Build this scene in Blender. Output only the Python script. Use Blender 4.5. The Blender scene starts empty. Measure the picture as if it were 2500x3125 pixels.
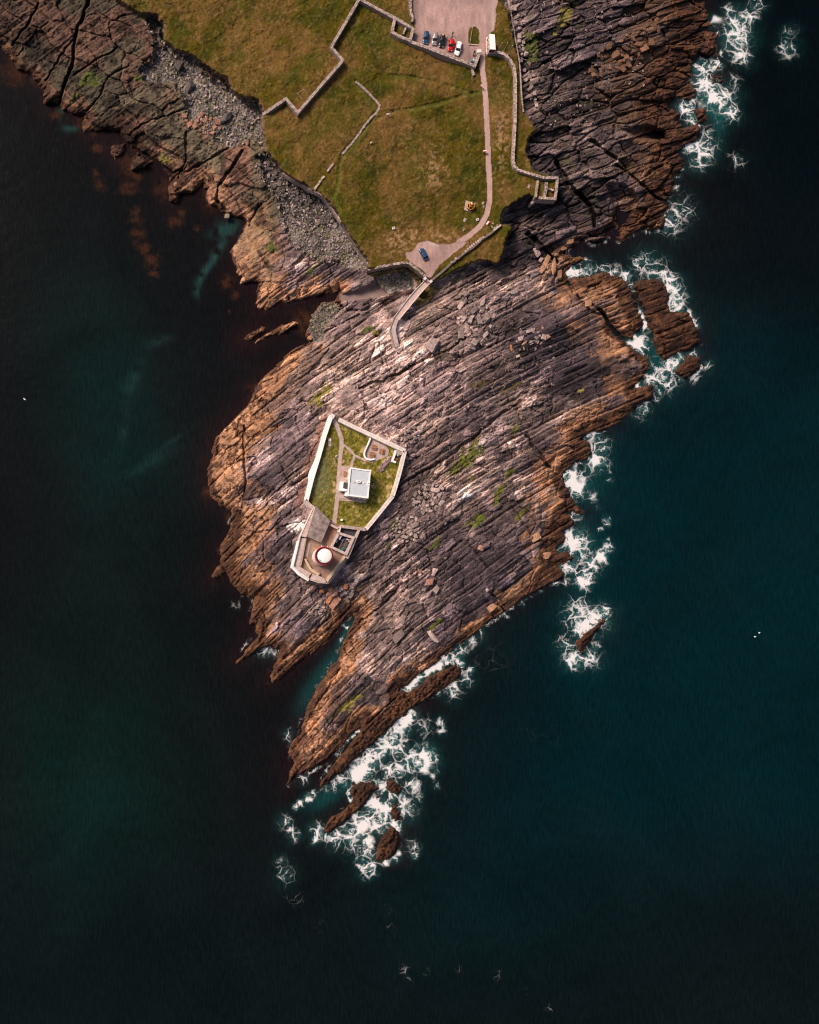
import bpy, bmesh, math, random
import numpy as np
from mathutils import Vector, Matrix

SC = bpy.context.scene
COL = SC.collection
S = 0.115                 # metres per photo pixel at sea level
HC = 300.0                # camera height above the sea
NX, NY = 696.0, 1803.0    # photo pixel straight below the camera
# ------------------------------------------------------------------ camera, light
cam_d = bpy.data.cameras.new('camera'); cam = bpy.data.objects.new('camera', cam_d); COL.objects.link(cam)
N0 = ((NX-1250)*S, -(NY-1562.5)*S)
cam.location = (N0[0], N0[1], HC)
cam_d.sensor_fit = 'VERTICAL'; cam_d.sensor_height = 36; cam_d.lens = 36*HC/(3125*S)
cam_d.shift_x = (1250-NX)/3125; cam_d.shift_y = (NY-1562.5)/3125
cam_d.clip_end = 6000; cam_d.clip_start = 1
SC.camera = cam
SC.render.resolution_x, SC.render.resolution_y = 819, 1024
W = bpy.data.worlds.new('World'); SC.world = W; W.use_nodes = True
wn = W.node_tree; sky = wn.nodes.new('ShaderNodeTexSky'); sky.sky_type = 'NISHITA'; sky.sun_disc = False
SUN_EL, SUN_AZ = math.radians(43), math.radians(305)     # azimuth clockwise from +Y (photo up)
sky.sun_elevation = SUN_EL; sky.sun_rotation = SUN_AZ
sky.dust_density = 5.0; sky.air_density = 1.0; sky.ozone_density = 0.1
wn.links.new(sky.outputs[0], wn.nodes['Background'].inputs[0]); wn.nodes['Background'].inputs[1].default_value = 0.076
sd_ = bpy.data.lights.new('sun', 'SUN'); sun = bpy.data.objects.new('sun', sd_); COL.objects.link(sun)
sd_.energy = 3.2; sd_.angle = math.radians(18); sd_.color = (1.0, 0.85, 0.73)
dv = Vector((math.sin(SUN_AZ)*math.cos(SUN_EL), math.cos(SUN_AZ)*math.cos(SUN_EL), math.sin(SUN_EL)))
sun.rotation_euler = dv.to_track_quat('Z', 'Y').to_euler()
sun.location = (0, 0, 400)
SC.cycles.filter_width = 1.15
SC.view_settings.view_transform = 'Standard'; SC.view_settings.look = 'None'
SC.view_settings.exposure = 0.38; SC.view_settings.gamma = 1.0; SC.view_settings.use_curve_mapping = False

# ------------------------------------------------------------------ helpers
def P(px, py, z=0.0):
    gx = (px-1250)*S; gy = -(py-1562.5)*S; k = (HC-z)/HC
    return (N0[0]+(gx-N0[0])*k, N0[1]+(gy-N0[1])*k, z)

def hsh(ix, iy, seed):
    a = (ix.astype(np.int64)*374761393 + iy.astype(np.int64)*668265263 + seed*2147483647+seed*97531) & 0xFFFFFFFF
    a = ((a ^ (a >> 13))*1274126177) & 0xFFFFFFFF
    a = ((a ^ (a >> 16))*2246822519) & 0xFFFFFFFF
    a = a ^ (a >> 15)
    return (a & 0xFFFFFF).astype(np.float32)/16777215.0
def vn(x, y, seed=0):
    fx = np.floor(x); fy = np.floor(y); u = (x-fx).astype(np.float32); v = (y-fy).astype(np.float32)
    u = u*u*(3-2*u); v = v*v*(3-2*v)
    a = hsh(fx, fy, seed); b = hsh(fx+1, fy, seed); c = hsh(fx, fy+1, seed); d = hsh(fx+1, fy+1, seed)
    return (a*(1-u)+b*u)*(1-v)+(c*(1-u)+d*u)*v
def fbm(x, y, seed=0, o=4):
    r = 0; a = .5; t = 0
    for i in range(o):
        r = r+a*vn(x, y, seed+i*17); t += a; x = x*2.03+7.1; y = y*2.03+3.7; a *= .5
    return r/t
def worley(x, y, seed):
    fx = np.floor(x); fy = np.floor(y); d1 = np.full(x.shape, 9., np.float32); d2 = d1.copy(); cid = np.zeros(x.shape, np.float32)
    for i in (-1, 0, 1):
        for j in (-1, 0, 1):
            a = fx+i; b = fy+j; px = a+.5+.9*(hsh(a, b, seed)-.5); py = b+.5+.9*(hsh(a, b, seed+1)-.5)
            d = np.maximum(np.abs(x-px)*.9+.25*np.abs(y-py), np.abs(y-py)*.9+.25*np.abs(x-px)).astype(np.float32); h = hsh(a, b, seed+2)
            c = d < d1; d2 = np.where(c, d1, np.minimum(d2, d)); cid = np.where(c, h, cid); d1 = np.where(c, d, d1)
    return cid, d2-d1
def sst(a, b, x):
    t = np.clip((x-a)/(b-a), 0, 1); return t*t*(3-2*t)
def inpoly(X, Y, poly):
    r = np.zeros(X.shape, bool); n = len(poly)
    for i in range(n):
        x1, y1 = poly[i]; x2, y2 = poly[(i+1) % n]
        if y1 == y2: continue
        c = ((Y >= y1) != (Y >= y2)) & (X < (x2-x1)*(Y-y1)/(y2-y1)+x1)
        r ^= c
    return r
def segdist(X, Y, pts, closed=False):
    d = np.full(X.shape, 1e9, np.float32); n = len(pts)
    for i in range(n if closed else n-1):
        x1, y1 = pts[i]; x2, y2 = pts[(i+1) % n]
        dx, dy = x2-x1, y2-y1; L = dx*dx+dy*dy+1e-9
        t = np.clip(((X-x1)*dx+(Y-y1)*dy)/L, 0, 1)
        d = np.minimum(d, (X-x1-t*dx)**2+(Y-y1-t*dy)**2)
    return np.sqrt(d)
def sdf(X, Y, poly):
    d = segdist(X, Y, poly, True); return np.where(inpoly(X, Y, poly), d, -d)

# ------------------------------------------------------------------ traced outlines (photo pixels)
COAST = [(-260,150),(0,150),(30,172),(50,212),(95,232),(133,276),(138,320),(178,315),(187,335),(212,345),(240,355),(255,350),
(246,395),(257,411),(310,400),(365,395),(365,418),(395,440),(410,460),(445,500),(470,490),(500,515),(515,545),(512,580),
(515,610),(530,622),(545,612),(552,595),(590,590),(600,575),(620,560),(626,580),(622,610),(640,635),(662,628),(675,645),
(705,655),(745,668),(752,676),(735,715),(705,770),(712,790),(720,828),(735,848),(731,860),(745,866),(786,858),(780,887),(786,900),(779,937),(798,951),
(823,945),(860,920),(869,924),(897,922),(943,908),(1000,898),(1031,897),(1022,920),(985,925),(962,950),(948,975),(940,1005),(930,1028),
(939,1040),(883,1077),(846,1114),(804,1151),(786,1175),(762,1216),(748,1244),(693,1295),(656,1332),(646,1360),(652,1370),
(637,1407),(632,1453),(637,1495),(651,1528),(672,1546),(700,1556),(712,1572),(693,1630),(670,1672),(674,1713),(644,1760),(651,1774),(688,1750),
(711,1788),(753,1820),(775,1828),(767,1871),(757,1899),(776,1908),(781,1941),(744,1982),(739,2001),(722,2022),(734,2015),
(772,1995),(804,1976),(850,1982),(845,2010),(823,2066),(825,2084),(850,2070),(888,2043),(925,2010),(971,1982),(1003,1955),
(1031,1922),(1058,1888),(1078,1874),(1072,1904),(1050,1950),(1030,2001),(1006,2038),(983,2075),(966,2103),(943,2145),
(934,2177),(915,2219),(918,2237),(888,2260),(881,2298),(896,2330),(878,2367),(878,2395),(897,2377),(952,2349),(999,2321),(1050,2270),
(1101,2219),(1087,2242),(1064,2274),(1031,2312),(999,2358),(980,2391),(974,2406),(991,2396),(1043,2357),(1084,2316),
(1145,2264),(1185,2227),(1230,2191),(1250,2170),(1287,2142),(1328,2118),(1368,2093),(1401,2069),(1409,2045),(1396,2028),
(1368,2036),(1307,2059),(1287,2085),(1267,2101),(1242,2114),(1224,2107),(1240,2094),(1267,2073),(1316,2030),(1386,1979),
(1455,1923),(1525,1877),(1594,1831),(1645,1798),(1692,1775),(1719,1761),(1715,1738),(1705,1729),(1752,1705),(1747,1687),
(1701,1678),(1733,1645),(1715,1622),(1752,1599),(1733,1566),(1745,1560),(1775,1571),(1782,1562),(1747,1525),(1738,1497),(1719,1464),
(1724,1446),(1756,1413),(1794,1404),(1808,1381),(1798,1353),(1775,1339),(1803,1321),(1849,1311),(1896,1279),(1942,1246),
(1988,1214),(2001,1190),(1991,1172),(1960,1178),(1927,1187),(1967,1143),(1984,1123),(1977,1094),(1942,1074),(1917,1049),(1893,1034),
(1868,1010),(1862,1002),(1895,1030),(1922,1039),(1952,1005),(1965,985),(1947,941),(1930,895),(1912,862),(1893,842),(1844,832),(1784,842),(1735,850),(1727,830),
(1755,808),(1784,793),(1779,781),(1740,783),(1722,770),(1750,745),(1784,726),(1809,744),(1844,734),(1868,719),(1893,739),(1922,719),
(1962,699),(1993,707),(2022,690),(2040,655),(2051,632),(2039,609),(2057,568),(2055,540),(2080,522),(2092,499),(2075,475),
(2085,446),(2126,429),(2140,400),(2130,377),(2085,388),(2068,377),(2080,342),(2045,325),(2051,301),(2110,307),(2125,284),
(2112,249),(2116,191),(2135,160),(2165,178),(2200,190),(2190,140),(2195,87),(2180,75),(2160,46),(2150,12),(2160,-260),(-260,-260)]
ISLETS = [
[(1930,870),(1960,852),(1991,847),(2020,856),(2036,867),(2044,895),(2041,926),(2046,950),(2100,951),(2122,985),(2134,1049),(2110,1066),(2075,1074),(2026,1103),(2001,1069),(1993,1030),(1981,1000),(1962,950),(1945,905)],
[(2055,1133),(2090,1158),(2139,1123),(2134,1094),(2105,1084),(2075,1108)],
[(739,1035),(762,1012),(799,994),(813,998),(809,1012),(776,1031),(748,1042)],
[(769,1045),(786,1024),(832,1012),(874,985),(901,975),(911,989),(878,1010),(841,1026),(813,1029),(781,1052)],
[(991,2540),(999,2515),(1027,2483),(1064,2450),(1076,2440),(1070,2410),(1076,2390),(1108,2386),(1145,2390),(1157,2406),(1137,2426),(1092,2475),(1043,2515),(1015,2540),(995,2546)],
[(1177,2377),(1198,2377),(1226,2402),(1226,2422),(1202,2426),(1181,2410)],
[(1145,2430),(1165,2422),(1161,2438),(1145,2442)],
[(1198,2450),(1222,2471),(1226,2499),(1202,2507),(1190,2487)],
[(1190,2519),(1218,2540),(1218,2580),(1202,2613),(1165,2633),(1145,2625),(1157,2568),(1173,2540)],
[(1761,1956),(1784,1933),(1817,1914),(1840,1891),(1849,1896),(1817,1933),(1798,1961),(1775,1993),(1761,1979)],
[(2170,225),(2190,200),(2215,222),(2212,252),(2190,262),(2172,250)],
[(2118,335),(2150,330),(2160,365),(2130,378)],
[(732,862),(748,852),(752,845),(752,858),(738,868)],
[(335,448),(345,440),(385,440),(382,470),(350,488),(338,470)],
[(396,505),(410,480),(430,473),(460,484),(470,495),(440,512),(405,518)],
[(683,650),(700,648),(702,662),(688,664)],
]
MEADOW = [(350,-260),(355,0),(394,20),(434,39),(478,47),(500,79),(503,123),(532,148),(591,172),(641,212),(690,241),(729,291),
(788,305),(806,340),(805,396),(818,459),(844,496),(865,527),(901,548),(953,579),(985,595),(1016,636),(1042,673),(1063,715),
(1089,751),(1126,798),(1120,821),(1180,815),(1235,808),(1298,846),(1310,855),(1350,850),(1396,822),(1443,801),(1480,794),(1524,806),
(1540,755),(1545,732),(1563,702),(1559,685),(1531,683),(1533,648),(1563,620),(1612,595),(1640,610),(1698,608),(1702,543),
(1674,535),(1633,522),(1604,464),(1616,423),(1639,394),(1599,342),(1587,214),(1575,145),(1552,29),(1523,0),(1515,-260)]
CARPARK = [(1250,-260),(1254,0),(1258,50),(1267,80),(1262,112),(1254,124),(1446,200),(1461,156),(1490,157),(1490,104),(1510,92),(1515,26),(1522,-10),(1530,-260)]
PLANT = [(1436,83),(1450,81),(1462,90),(1463,137),(1430,134),(1428,100)]
TURN = [(1272,748),(1285,738),(1311,735),(1332,744),(1346,746),(1388,742),(1400,734),(1428,740),(1378,779),(1350,800),(1327,828),(1316,850),
(1308,858),(1301,848),(1299,832),(1258,802),(1239,788),(1237,772),(1262,765)]
LANE = [(1474,152),(1472,209),(1480,271),(1483,313),(1488,417),(1491,496),(1495,574),(1494,616),(1485,657),(1465,691),(1436,716),(1405,736),(1385,752)]
COMP = [(1010,1266),(1024,1274),(1240,1373),(1199,1513),(1118,1618),(1096,1616),(1059,1706),(999,1780),(945,1774),(892,1735),(914,1630),(954,1551),(931,1527)]
LAWN = [(1010,1272),(1030,1279),(1232,1376),(1194,1508),(1113,1610),(1040,1604),(1010,1592),(964,1546),(937,1526)]
YARD = [(964,1546),(1010,1592),(1040,1606),(1113,1612),(1096,1616),(1056,1698),(999,1772),(945,1766),(898,1732),(918,1634),(954,1553)]
PATHS = [([(1018,1278),(1026,1294),(1032,1309),(1042,1339),(1043,1357),(1040,1382),(1037,1412),(1034,1453),(1030,1514),(1024,1566),(1019,1606)],6.2),
([(1046,1355),(1068,1372),(1083,1390),(1113,1404),(1137,1409),(1158,1398)],3.3),([(1082,1392),(1075,1410),(1072,1427)],4.0)]
PATIOS = [[(1043,1420),(1064,1422),(1058,1472),(1040,1470)],[(1036,1496),(1062,1512),(1123,1520),(1119,1529),(1036,1522)],
[(1130,1337),(1178,1360),(1187,1375),(1183,1392),(1158,1402),(1125,1402),(1112,1388),(1113,1375)]]
BEACH = [
[(440,60),(470,52),(498,82),(502,130),(532,152),(590,175),(640,215),(689,245),(727,295),(786,310),(803,345),(802,396),(812,440),(770,440),(700,450),(650,420),(610,400),(570,350),(560,300),(520,262),(440,246),(425,215),(462,190),(460,120)],
[(790,470),(820,466),(842,500),(863,532),(950,584),(982,600),(1013,640),(1040,677),(1061,719),(1087,755),(1122,800),(1116,818),(1050,812),(985,800),(925,770),(880,740),(860,690),(850,650),(845,600),(800,560),(780,510)],
[(1146,850),(1200,836),(1235,828),(1262,850),(1262,878),(1232,886),(1196,902),(1150,880)],
[(962,950),(985,925),(1030,925),(1042,940),(1020,970),(990,1000),(985,1040),(960,1045),(940,1010)],
]
SAND = [(1035,898),(1090,885),(1150,862),(1168,882),(1186,898),(1150,908),(1110,912),(1060,920),(1036,915)]
# ------------------------------------------------------------------ height field
STEP = 2.15
gx = np.arange(-150, 2262, STEP, dtype=np.float32); gy = np.arange(-150, 2660, STEP, dtype=np.float32)
X, Y = np.meshgrid(gx, gy)
CS = 5.0
cx = np.arange(-160, 2280, CS, dtype=np.float32); cy = np.arange(-160, 2680, CS, dtype=np.float32)
CX, CY = np.meshgrid(cx, cy)
def up(F, X=X, Y=Y):
    u = np.clip((X+160)/CS, 0, F.shape[1]-1.001); v = np.clip((Y+160)/CS, 0, F.shape[0]-1.001)
    i = u.astype(np.int32); j = v.astype(np.int32); u = u-i; v = v-j
    return (F[j, i]*(1-u)+F[j, i+1]*u)*(1-v)+(F[j+1, i]*(1-u)+F[j+1, i+1]*u)*v
cSD = sdf(CX, CY, COAST)
for p in ISLETS:
    xs = [a for a, b in p]; ys = [b for a, b in p]
    m = (CX > min(xs)-60) & (CX < max(xs)+60) & (CY > min(ys)-60) & (CY < max(ys)+60)
    v = sdf(CX[m], CY[m], p); cSD[m] = np.maximum(cSD[m], v)
cMD = sdf(CX, CY, MEADOW)
SD = up(cSD); MD = up(cMD)
C0 = (3368.0, 4498.0)
PSI = np.hypot(X-C0[0], Y-C0[1]); PHI = np.arctan2(Y-C0[1], X-C0[0])*3200.0
# ragged, strata-aligned shore
SDr = SD + 9*(vn(PHI/26, PSI/7, 3)-.5) + 6*(vn(PHI/60, PSI/18, 4)-.5) + 4*(vn(X/5, Y/5, 5)-.5) - 1.0
# control-point maps
def idw(X, Y, pts, p=2.6):
    n = 0; d = 0
    for (x, y, v) in pts:
        w = 1.0/((X-x)**2+(Y-y)**2+400)**(p/2); n = n+w*np.float32(v); d = d+w
    return n/d
cZW = idw(CX, CY, [(640,1400,150),(700,1600,150),(760,1850,110),(800,1960,80),(850,2050,60),(1050,1950,40),(1000,2080,90),(960,2250,130),(1050,2200,70),(1150,2130,40),(1300,2030,34),
(1400,1950,36),(1500,1890,45),(1600,1800,70),(1680,1680,130),(1700,1500,120),(1780,1380,90),(1900,1250,110),(1950,1150,50),(1900,1000,60),(1850,900,200),(2050,1000,300),(1950,600,170),
(1850,700,40),(1750,730,22),(1950,450,230),(2000,250,300),(1950,30,260),(900,900,80),(800,1150,110),(720,1300,120),(1000,950,10),(940,1030,60),(300,300,40),(600,450,60),(800,850,120),(1070,2300,200),(1200,2200,200)])
cKW = idw(CX, CY, [(1300,2110,90),(1150,2220,60),(1050,2330,40),(1300,2040,12),(1500,1900,16),(1600,1830,22),(1690,1740,70),(1720,1630,55),(1720,1480,30),(1800,1350,45),(1950,1220,35),
(1970,1120,25),(1880,1040,12),(2050,1000,110),(1950,900,70),(1850,860,40),(1780,735,6),(1960,650,90),(2060,500,80),(2060,330,140),(2150,100,120),(2100,0,120),(950,2330,25),(930,2200,26),(900,2000,26),(760,1850,60),
(700,1780,60),(660,1450,20),(700,1300,10),(850,1100,8),(800,900,6),(730,750,6),(600,600,14),(400,450,40),(260,390,26),(100,240,26),(1100,2500,90),(1180,2580,120),(1790,1950,90),(1010,2000,22)])
ZW = up(cZW); KW = up(cKW)
def gs(x, y, sx, sy=None):
    sy = sy or sx; return np.exp(-(((X-x)/sx)**2+((Y-y)/sy)**2))
shelfW = sst(60, -40, (X-870) + 0.12*(Y-600))*(Y < 860)*1.0
AMP = 1.0 - .80*shelfW
AMP *= 1-.75*gs(1055, 1215, 50, 60)-.6*gs(1230, 1000, 55, 40)
wx = PSI + 26*(fbm(X/300, Y/300, 11, 2)-.5) + 3.5*(vn(X/60, Y/60, 12)-.5) + 1.3*(vn(X/11, Y/11, 13)-.5)
def beds(w, L, seed, q0=0.9):
    q = wx/w + q0*(vn(wx/(w*2.6), X*0+seed, seed)-.5)*2.0 + .22*(vn(PHI/(L*3), wx/(w*3), seed+1)-.5)
    iq = np.floor(q); f = q-iq
    Lb = L*(.55+1.1*hsh(iq, iq*0, seed+2))
    r = PHI/Lb + 13*hsh(iq, iq*0+5, seed+3) + .5*(vn(wx/(w*.6), PHI/L, seed+7)-.5)
    ir = np.floor(r); g = r-ir
    hv = hsh(iq, ir, seed+4); tv = hsh(iq, ir, seed+5); bv = hsh(iq, iq*0+9, seed+6)
    ce = np.minimum(np.minimum(f, 1-f)*w, np.minimum(g, 1-g)*Lb)
    return f, hv, tv, bv, ce, g
H = 0.9*sst(0, 7, SDr) + 7.6*(1-np.exp(-np.maximum(SDr, 0)/165)) + np.minimum(SDr, 0)*.22
lowsp = inpoly(X, Y, [(960,2420),(1100,2225),(1225,2112),(1400,2015),(1430,2070),(1250,2190),(1000,2415)])
H = np.where(lowsp, np.minimum(H, 1.5+.3*vn(X/20, Y/20, 2)), H)
damp = sst(-4, 14, SDr)
f1, h1, t1, b1, c1, g1 = beds(58, 170, 100)
f2, h2, t2, b2, c2, g2 = beds(23, 74, 200)
f3, h3, t3, b3, c3, g3 = beds(10.5, 40, 300, .7)
f4, h4, t4, b4, c4, g4 = beds(5.6, 26, 400, .5)
rough = .12+1.1*sst(.38, .62, fbm(X/75, Y/75, 31, 3)+.10*gs(1180,1100,260)-.08*gs(1400,1750,250)-.08*gs(1800,900,200))
f0, h0, t0, b0, c0, g0 = beds(86, 150, 900, .9)
slabm = sst(.52, .60, t0+.16*(fbm(X/60, Y/60, 901, 3)-.5)*2-.30*gs(1150,1120,260)+.16*sst(1250,1500,X)+.12*sst(1550,1900,Y)-.02)
rough = rough*(1-.85*slabm)
NE = sst(1560, 1640, X+.1*Y)*sst(840, 740, Y)
k1, e1 = worley(PHI/84+.3*vn(X/40, Y/40, 910), wx/40+.3*vn(X/40, Y/40, 911), 920)
k2, e2 = worley(PHI/38+.3*vn(X/18, Y/18, 912), wx/16+.25*vn(X/18, Y/18, 913), 930)
k3, e3 = worley(PHI/15+.25*vn(X/9, Y/9, 914), wx/8.5, 940)
blk = np.clip(sst(.46, .60, fbm(X/58, Y/58, 915, 3)+.05*(t1-.5))+NE*.75, 0, 1)
fine = sst(.50, .62, fbm(X/40+7, Y/40, 916, 3))
bed = (f2-.5)*.85+(h2-.5)*.9+(b2-.5)*.5-.95*(1-sst(0, 3.4, c2))*sst(.3, .6, vn(X/30, Y/30, 42))
blo = (k2-.5)*1.5-.75*(1-sst(0, .16, e2))+.35*(f2-.5)
vary = .35+1.3*sst(.35, .65, fbm(X/105, Y/105, 925, 3))
rough = rough*(1-.5*NE)*(.55+.45*vary)
bed = bed*(.55+.5*vary)
rel = (h0-.5)*1.3*slabm+((h1-.5)*1.2+(b1-.5)*1.3+(f1-.5)*.9)*(1-.75*NE)+NE*3.2*(fbm(X/110, Y/110, 926, 3)-.5)
rel += bed*(1-blk)+blo*blk
rel += NE*((k1-.5)*3.6-1.6*(1-sst(0, .12, e1)))
rel += rough*(1-.6*blk)*((h3-.5)*.8+(f3-.5)*.5)+rough*((h4-.5)*.42+(f4-.5)*.22)*(1-blk*.5)
rel += fine*(1-slabm)*((k3-.5)*.75-.3*(1-sst(0, .2, e3)))
rel += 1.9*(fbm(X/80, Y/80, 40, 4)-.5)+.25*(hsh(np.floor(X/2.2), np.floor(Y/2.2), 43)-.5)
rel -= 1.3*(1-sst(0, 4.5, c1))*sst(.35, .6, vn(X/50, Y/50, 41))*(1-.5*NE)+.3*(1-sst(0, 2.4, c3))*rough
fr = PHI/105+.5*vn(PHI/160, PSI/70, 917)+.10*vn(X/20, Y/20, 918); fr = np.abs(fr-np.round(fr))*105
rel -= 1.1*(1-sst(.8, 3.4, fr))*sst(.48, .62, vn(PHI/80, PSI/60, 919))
# broad slabs of the western shelf
sx_ = X*.80+Y*.60; sy_ = -X*.60+Y*.80
wv = sx_+30*(fbm(X/120, Y/120, 51, 3)-.5); wu = sy_+26*(fbm(X/110, Y/110, 52, 3)-.5)
kw1, ew1 = worley(wv/165+.35*vn(X/60, Y/60, 951), wu/74+.3*vn(X/60, Y/60, 952), 950)
kw2, ew2 = worley(wv/46, wu/24, 955)
hsh_s = kw1
cr1 = (1-sst(0, .055, ew1))*sst(.3, .55, vn(X/60, Y/60, 57)); wpk = sst(.52, .64, fbm(X/50, Y/50, 956, 3))
relS = 2.0*(kw1-.5)+1.8*(fbm(X/70, Y/70, 56, 5)-.5)-1.1*cr1+wpk*((kw2-.5)*.8-.4*(1-sst(0, .12, ew2)))+.5*(fbm(X/7, Y/7, 58, 2)-.5)+.35*(f2-.5)
jag = 1.2*(vn(X/6, Y/6, 183)-.5)*((Y > 2360) | lowsp)*damp
H = H + jag + damp*(rel*AMP*.74 + relS*shelfW*.9)
# gullies and fissures (photo pixels, half width, depth)
GUL = [([(118,10),(92,60),(64,99),(39,138)],3.5,2.5),([(280,-20),(262,30),(232,99),(225,150),(222,197),(195,260),(182,318)],4.5,3.5),([(355,148),(290,185),(227,227)],3,1.6),
([(404,448),(465,485),(527,525),(556,520)],5,1.6),([(567,404),(569,490),(545,540)],3,1.3),([(700,448),(630,490),(560,530)],4,1.6),([(222,123),(185,170),(160,215),(138,246)],3,1.2),
([(395,200),(330,235),(300,300),(262,340)],3,1.2),([(640,310),(560,335),(480,360),(410,395)],3,1.3),([(670,560),(660,610),(690,640)],5,2),([(740,460),(700,520),(672,560)],5,2),([(795,620),(760,690)],3,1.3),
([(1697,493),(1730,560),(1765,590),(1795,620),(1813,665),(1815,690)],8,4.2),([(1612,715),(1640,735),(1670,770),(1698,800)],8,3.5),([(1608,1330),(1630,1365),(1655,1395),(1678,1430)],6,2.8),
([(1115,1235),(1150,1290),(1180,1325),(1207,1345)],4,1.1),([(1806,430),(1840,455),(1880,482)],7,3),([(1880,500),(1940,545),(2000,600),(2045,625)],5,2.2),([(1828,940),(1850,975),(1880,1015),(1915,1040)],6,3.5),
([(1730,860),(1760,900),(1800,950),(1835,960)],5,1.6),([(1100,1185),(1203,1147),(1290,1100),(1330,1068)],4.5,1.6),([(1290,1100),(1370,1070),(1420,1030)],4,1.2),([(1180,1510),(1250,1460),(1350,1405),(1440,1340),(1530,1260),(1600,1220)],5,1.8),
([(1100,1900),(1160,1855),(1230,1780)],4,1.5),([(870,2010),(940,1945),(1010,1880)],5,1.4),([(960,2160),(1000,2100),(1040,2040)],3,1),([(890,1080),(1000,1010),(1100,960)],3,1.2),([(745,1300),(745,1420),(750,1500)],3.5,1.6),
([(1030,925),(1060,950),(1110,945),(1180,905)],5,1.4),([(1385,1870),(1450,1930)],2.5,1),([(1500,1810),(1545,1870)],2.5,1.2),([(1430,1660),(1490,1730)],3,1.3),([(1560,1540),(1630,1640)],2.5,1)]
wgx = X+7*(vn(X/16, Y/16, 61)-.5); wgy = Y+7*(vn(X/16, Y/16, 62)-.5)
for pts, w, dp in GUL:
    xs = [a for a, b in pts]; ys = [b for a, b in pts]
    m = (X > min(xs)-30) & (X < max(xs)+30) & (Y > min(ys)-30) & (Y < max(ys)+30)
    d = segdist(wgx[m], wgy[m], pts); H[m] = H[m]-dp*(1-sst(w*.45, w*1.25, d))*sst(-2, 10, SD[m])
hollow = [(1842,560),(1870,552),(1906,556),(1950,590),(1952,620),(1930,660),(1898,692),(1880,680),(1862,620)]
hd = up(sdf(CX, CY, hollow)); H = H-3.6*sst(0, 14, hd+5*(vn(X/9, Y/9, 63)-.5))
bay = [(1900,395),(1975,380),(2030,400),(2040,430),(1990,432),(1935,425)]
bd = up(sdf(CX, CY, bay)); H = H-4.0*sst(-6, 12, bd)
# beaches lie low and even
cB = np.max([sdf(CX, CY, b) for b in BEACH], axis=0); BD = up(cB)+8*(vn(X/9, Y/9, 71)-.5)+(44*(fbm(X/48, Y/48, 75, 3)-.5)-7)*(X < 1125)*(Y < 860)*(up(cMD) < -14)
SDn = up(sdf(CX, CY, SAND))+5*(vn(X/12, Y/12, 72)-.5)
bm = sst(-6, 6, BD); Hb = np.clip(.6+SD*.022, .5, 4.2)+.9*(vn(X/26, Y/26, 73)-.5)+.5*(vn(X/4.5, Y/4.5, 74)-.5)
H = H*(1-bm)+Hb*bm
sm = sst(-4, 4, SDn); H = H*(1-sm)+(.9+np.clip(SD*.006, 0, .6))*sm
# meadow plateau with eroded cliff edge
MDr = MD+7*(vn(X/8, Y/8, 81)-.5)+10*(vn(X/30, Y/30, 82)-.5)*(Y < 860)*(X < 1100)
mm = sst(-5, 4, MDr)
Hm = 10.5+1.6*(fbm(X/330, Y/330, 83, 2)-.5)
LD = segdist(CX, CY, LANE); laneD = up(LD)
CPD = np.maximum(up(sdf(CX, CY, CARPARK)), up(sdf(CX, CY, TURN)))
flat = np.maximum(sst(26, 12, laneD), sst(-16, -2, CPD))
tus = (fbm(X/22, Y/22, 84, 4)-.5)*1.0+(fbm(X/90, Y/90, 86, 2)-.5)*1.6+(vn(X/4.6, Y/4.6, 85)-.5)*.22
for pts in [[(1086,248),(1126,284),(1160,321),(1130,370),(1073,438),(1045,470),(1036,505),(1032,560),(1020,600)],[(1160,345),(1240,335),(1340,315),(1420,290),(1475,280)],[(1150,360),(1200,345)],[(1190,230),(1250,235),(1330,250),(1440,285)]]:
    d = up(segdist(CX, CY, pts)); tus = tus-.35*(1-sst(2, 9, d))
H = H*(1-mm)+(Hm+tus*(1-flat))*mm
# lighthouse platform
cd = up(sdf(CX, CY, COMP)); cm = sst(-9, -1, cd)
ld = up(sdf(CX, CY, LAWN)); ZC = 8.6
pathD = np.full(X.shape, 99., np.float32)
for pts, w in PATHS: pathD = np.minimum(pathD, up(segdist(CX, CY, pts))-w)
for p in PATIOS: pathD = np.minimum(pathD, -up(sdf(CX, CY, p)))
lawnrel = ((vn(X/5, Y/5, 91)-.5)*.28+(fbm(X/22, Y/22, 92, 2)-.5)*.5)*sst(0, 4, pathD)*sst(0, 8, ld)
rockL = gs(1172, 1422, 60)*0
du = (X-1174)*.64-(Y-1418)*(-.77); dw = (X-1174)*.77*-1*-1
ru = (X-1174)*math.cos(math.radians(-52))+(Y-1418)*math.sin(math.radians(-52)); rv = -(X-1174)*math.sin(math.radians(-52))+(Y-1418)*math.cos(math.radians(-52))
rockL = sst(1.15, .85, np.sqrt((ru/27)**2+(rv/9.5)**2)+.5*(vn(X/5, Y/5, 93)-.5))
H = H*(1-cm)+(ZC+lawnrel+rockL*(rel*.3+.2)*sst(0, 6, ld))*cm
# bridge approaches: gully under the footbridge
bg = up(segdist(CX, CY, [(1175,925),(1215,905),(1262,895),(1290,905)])); H = H-3.2*sst(16, 4, bg)*(1-mm)
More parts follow.
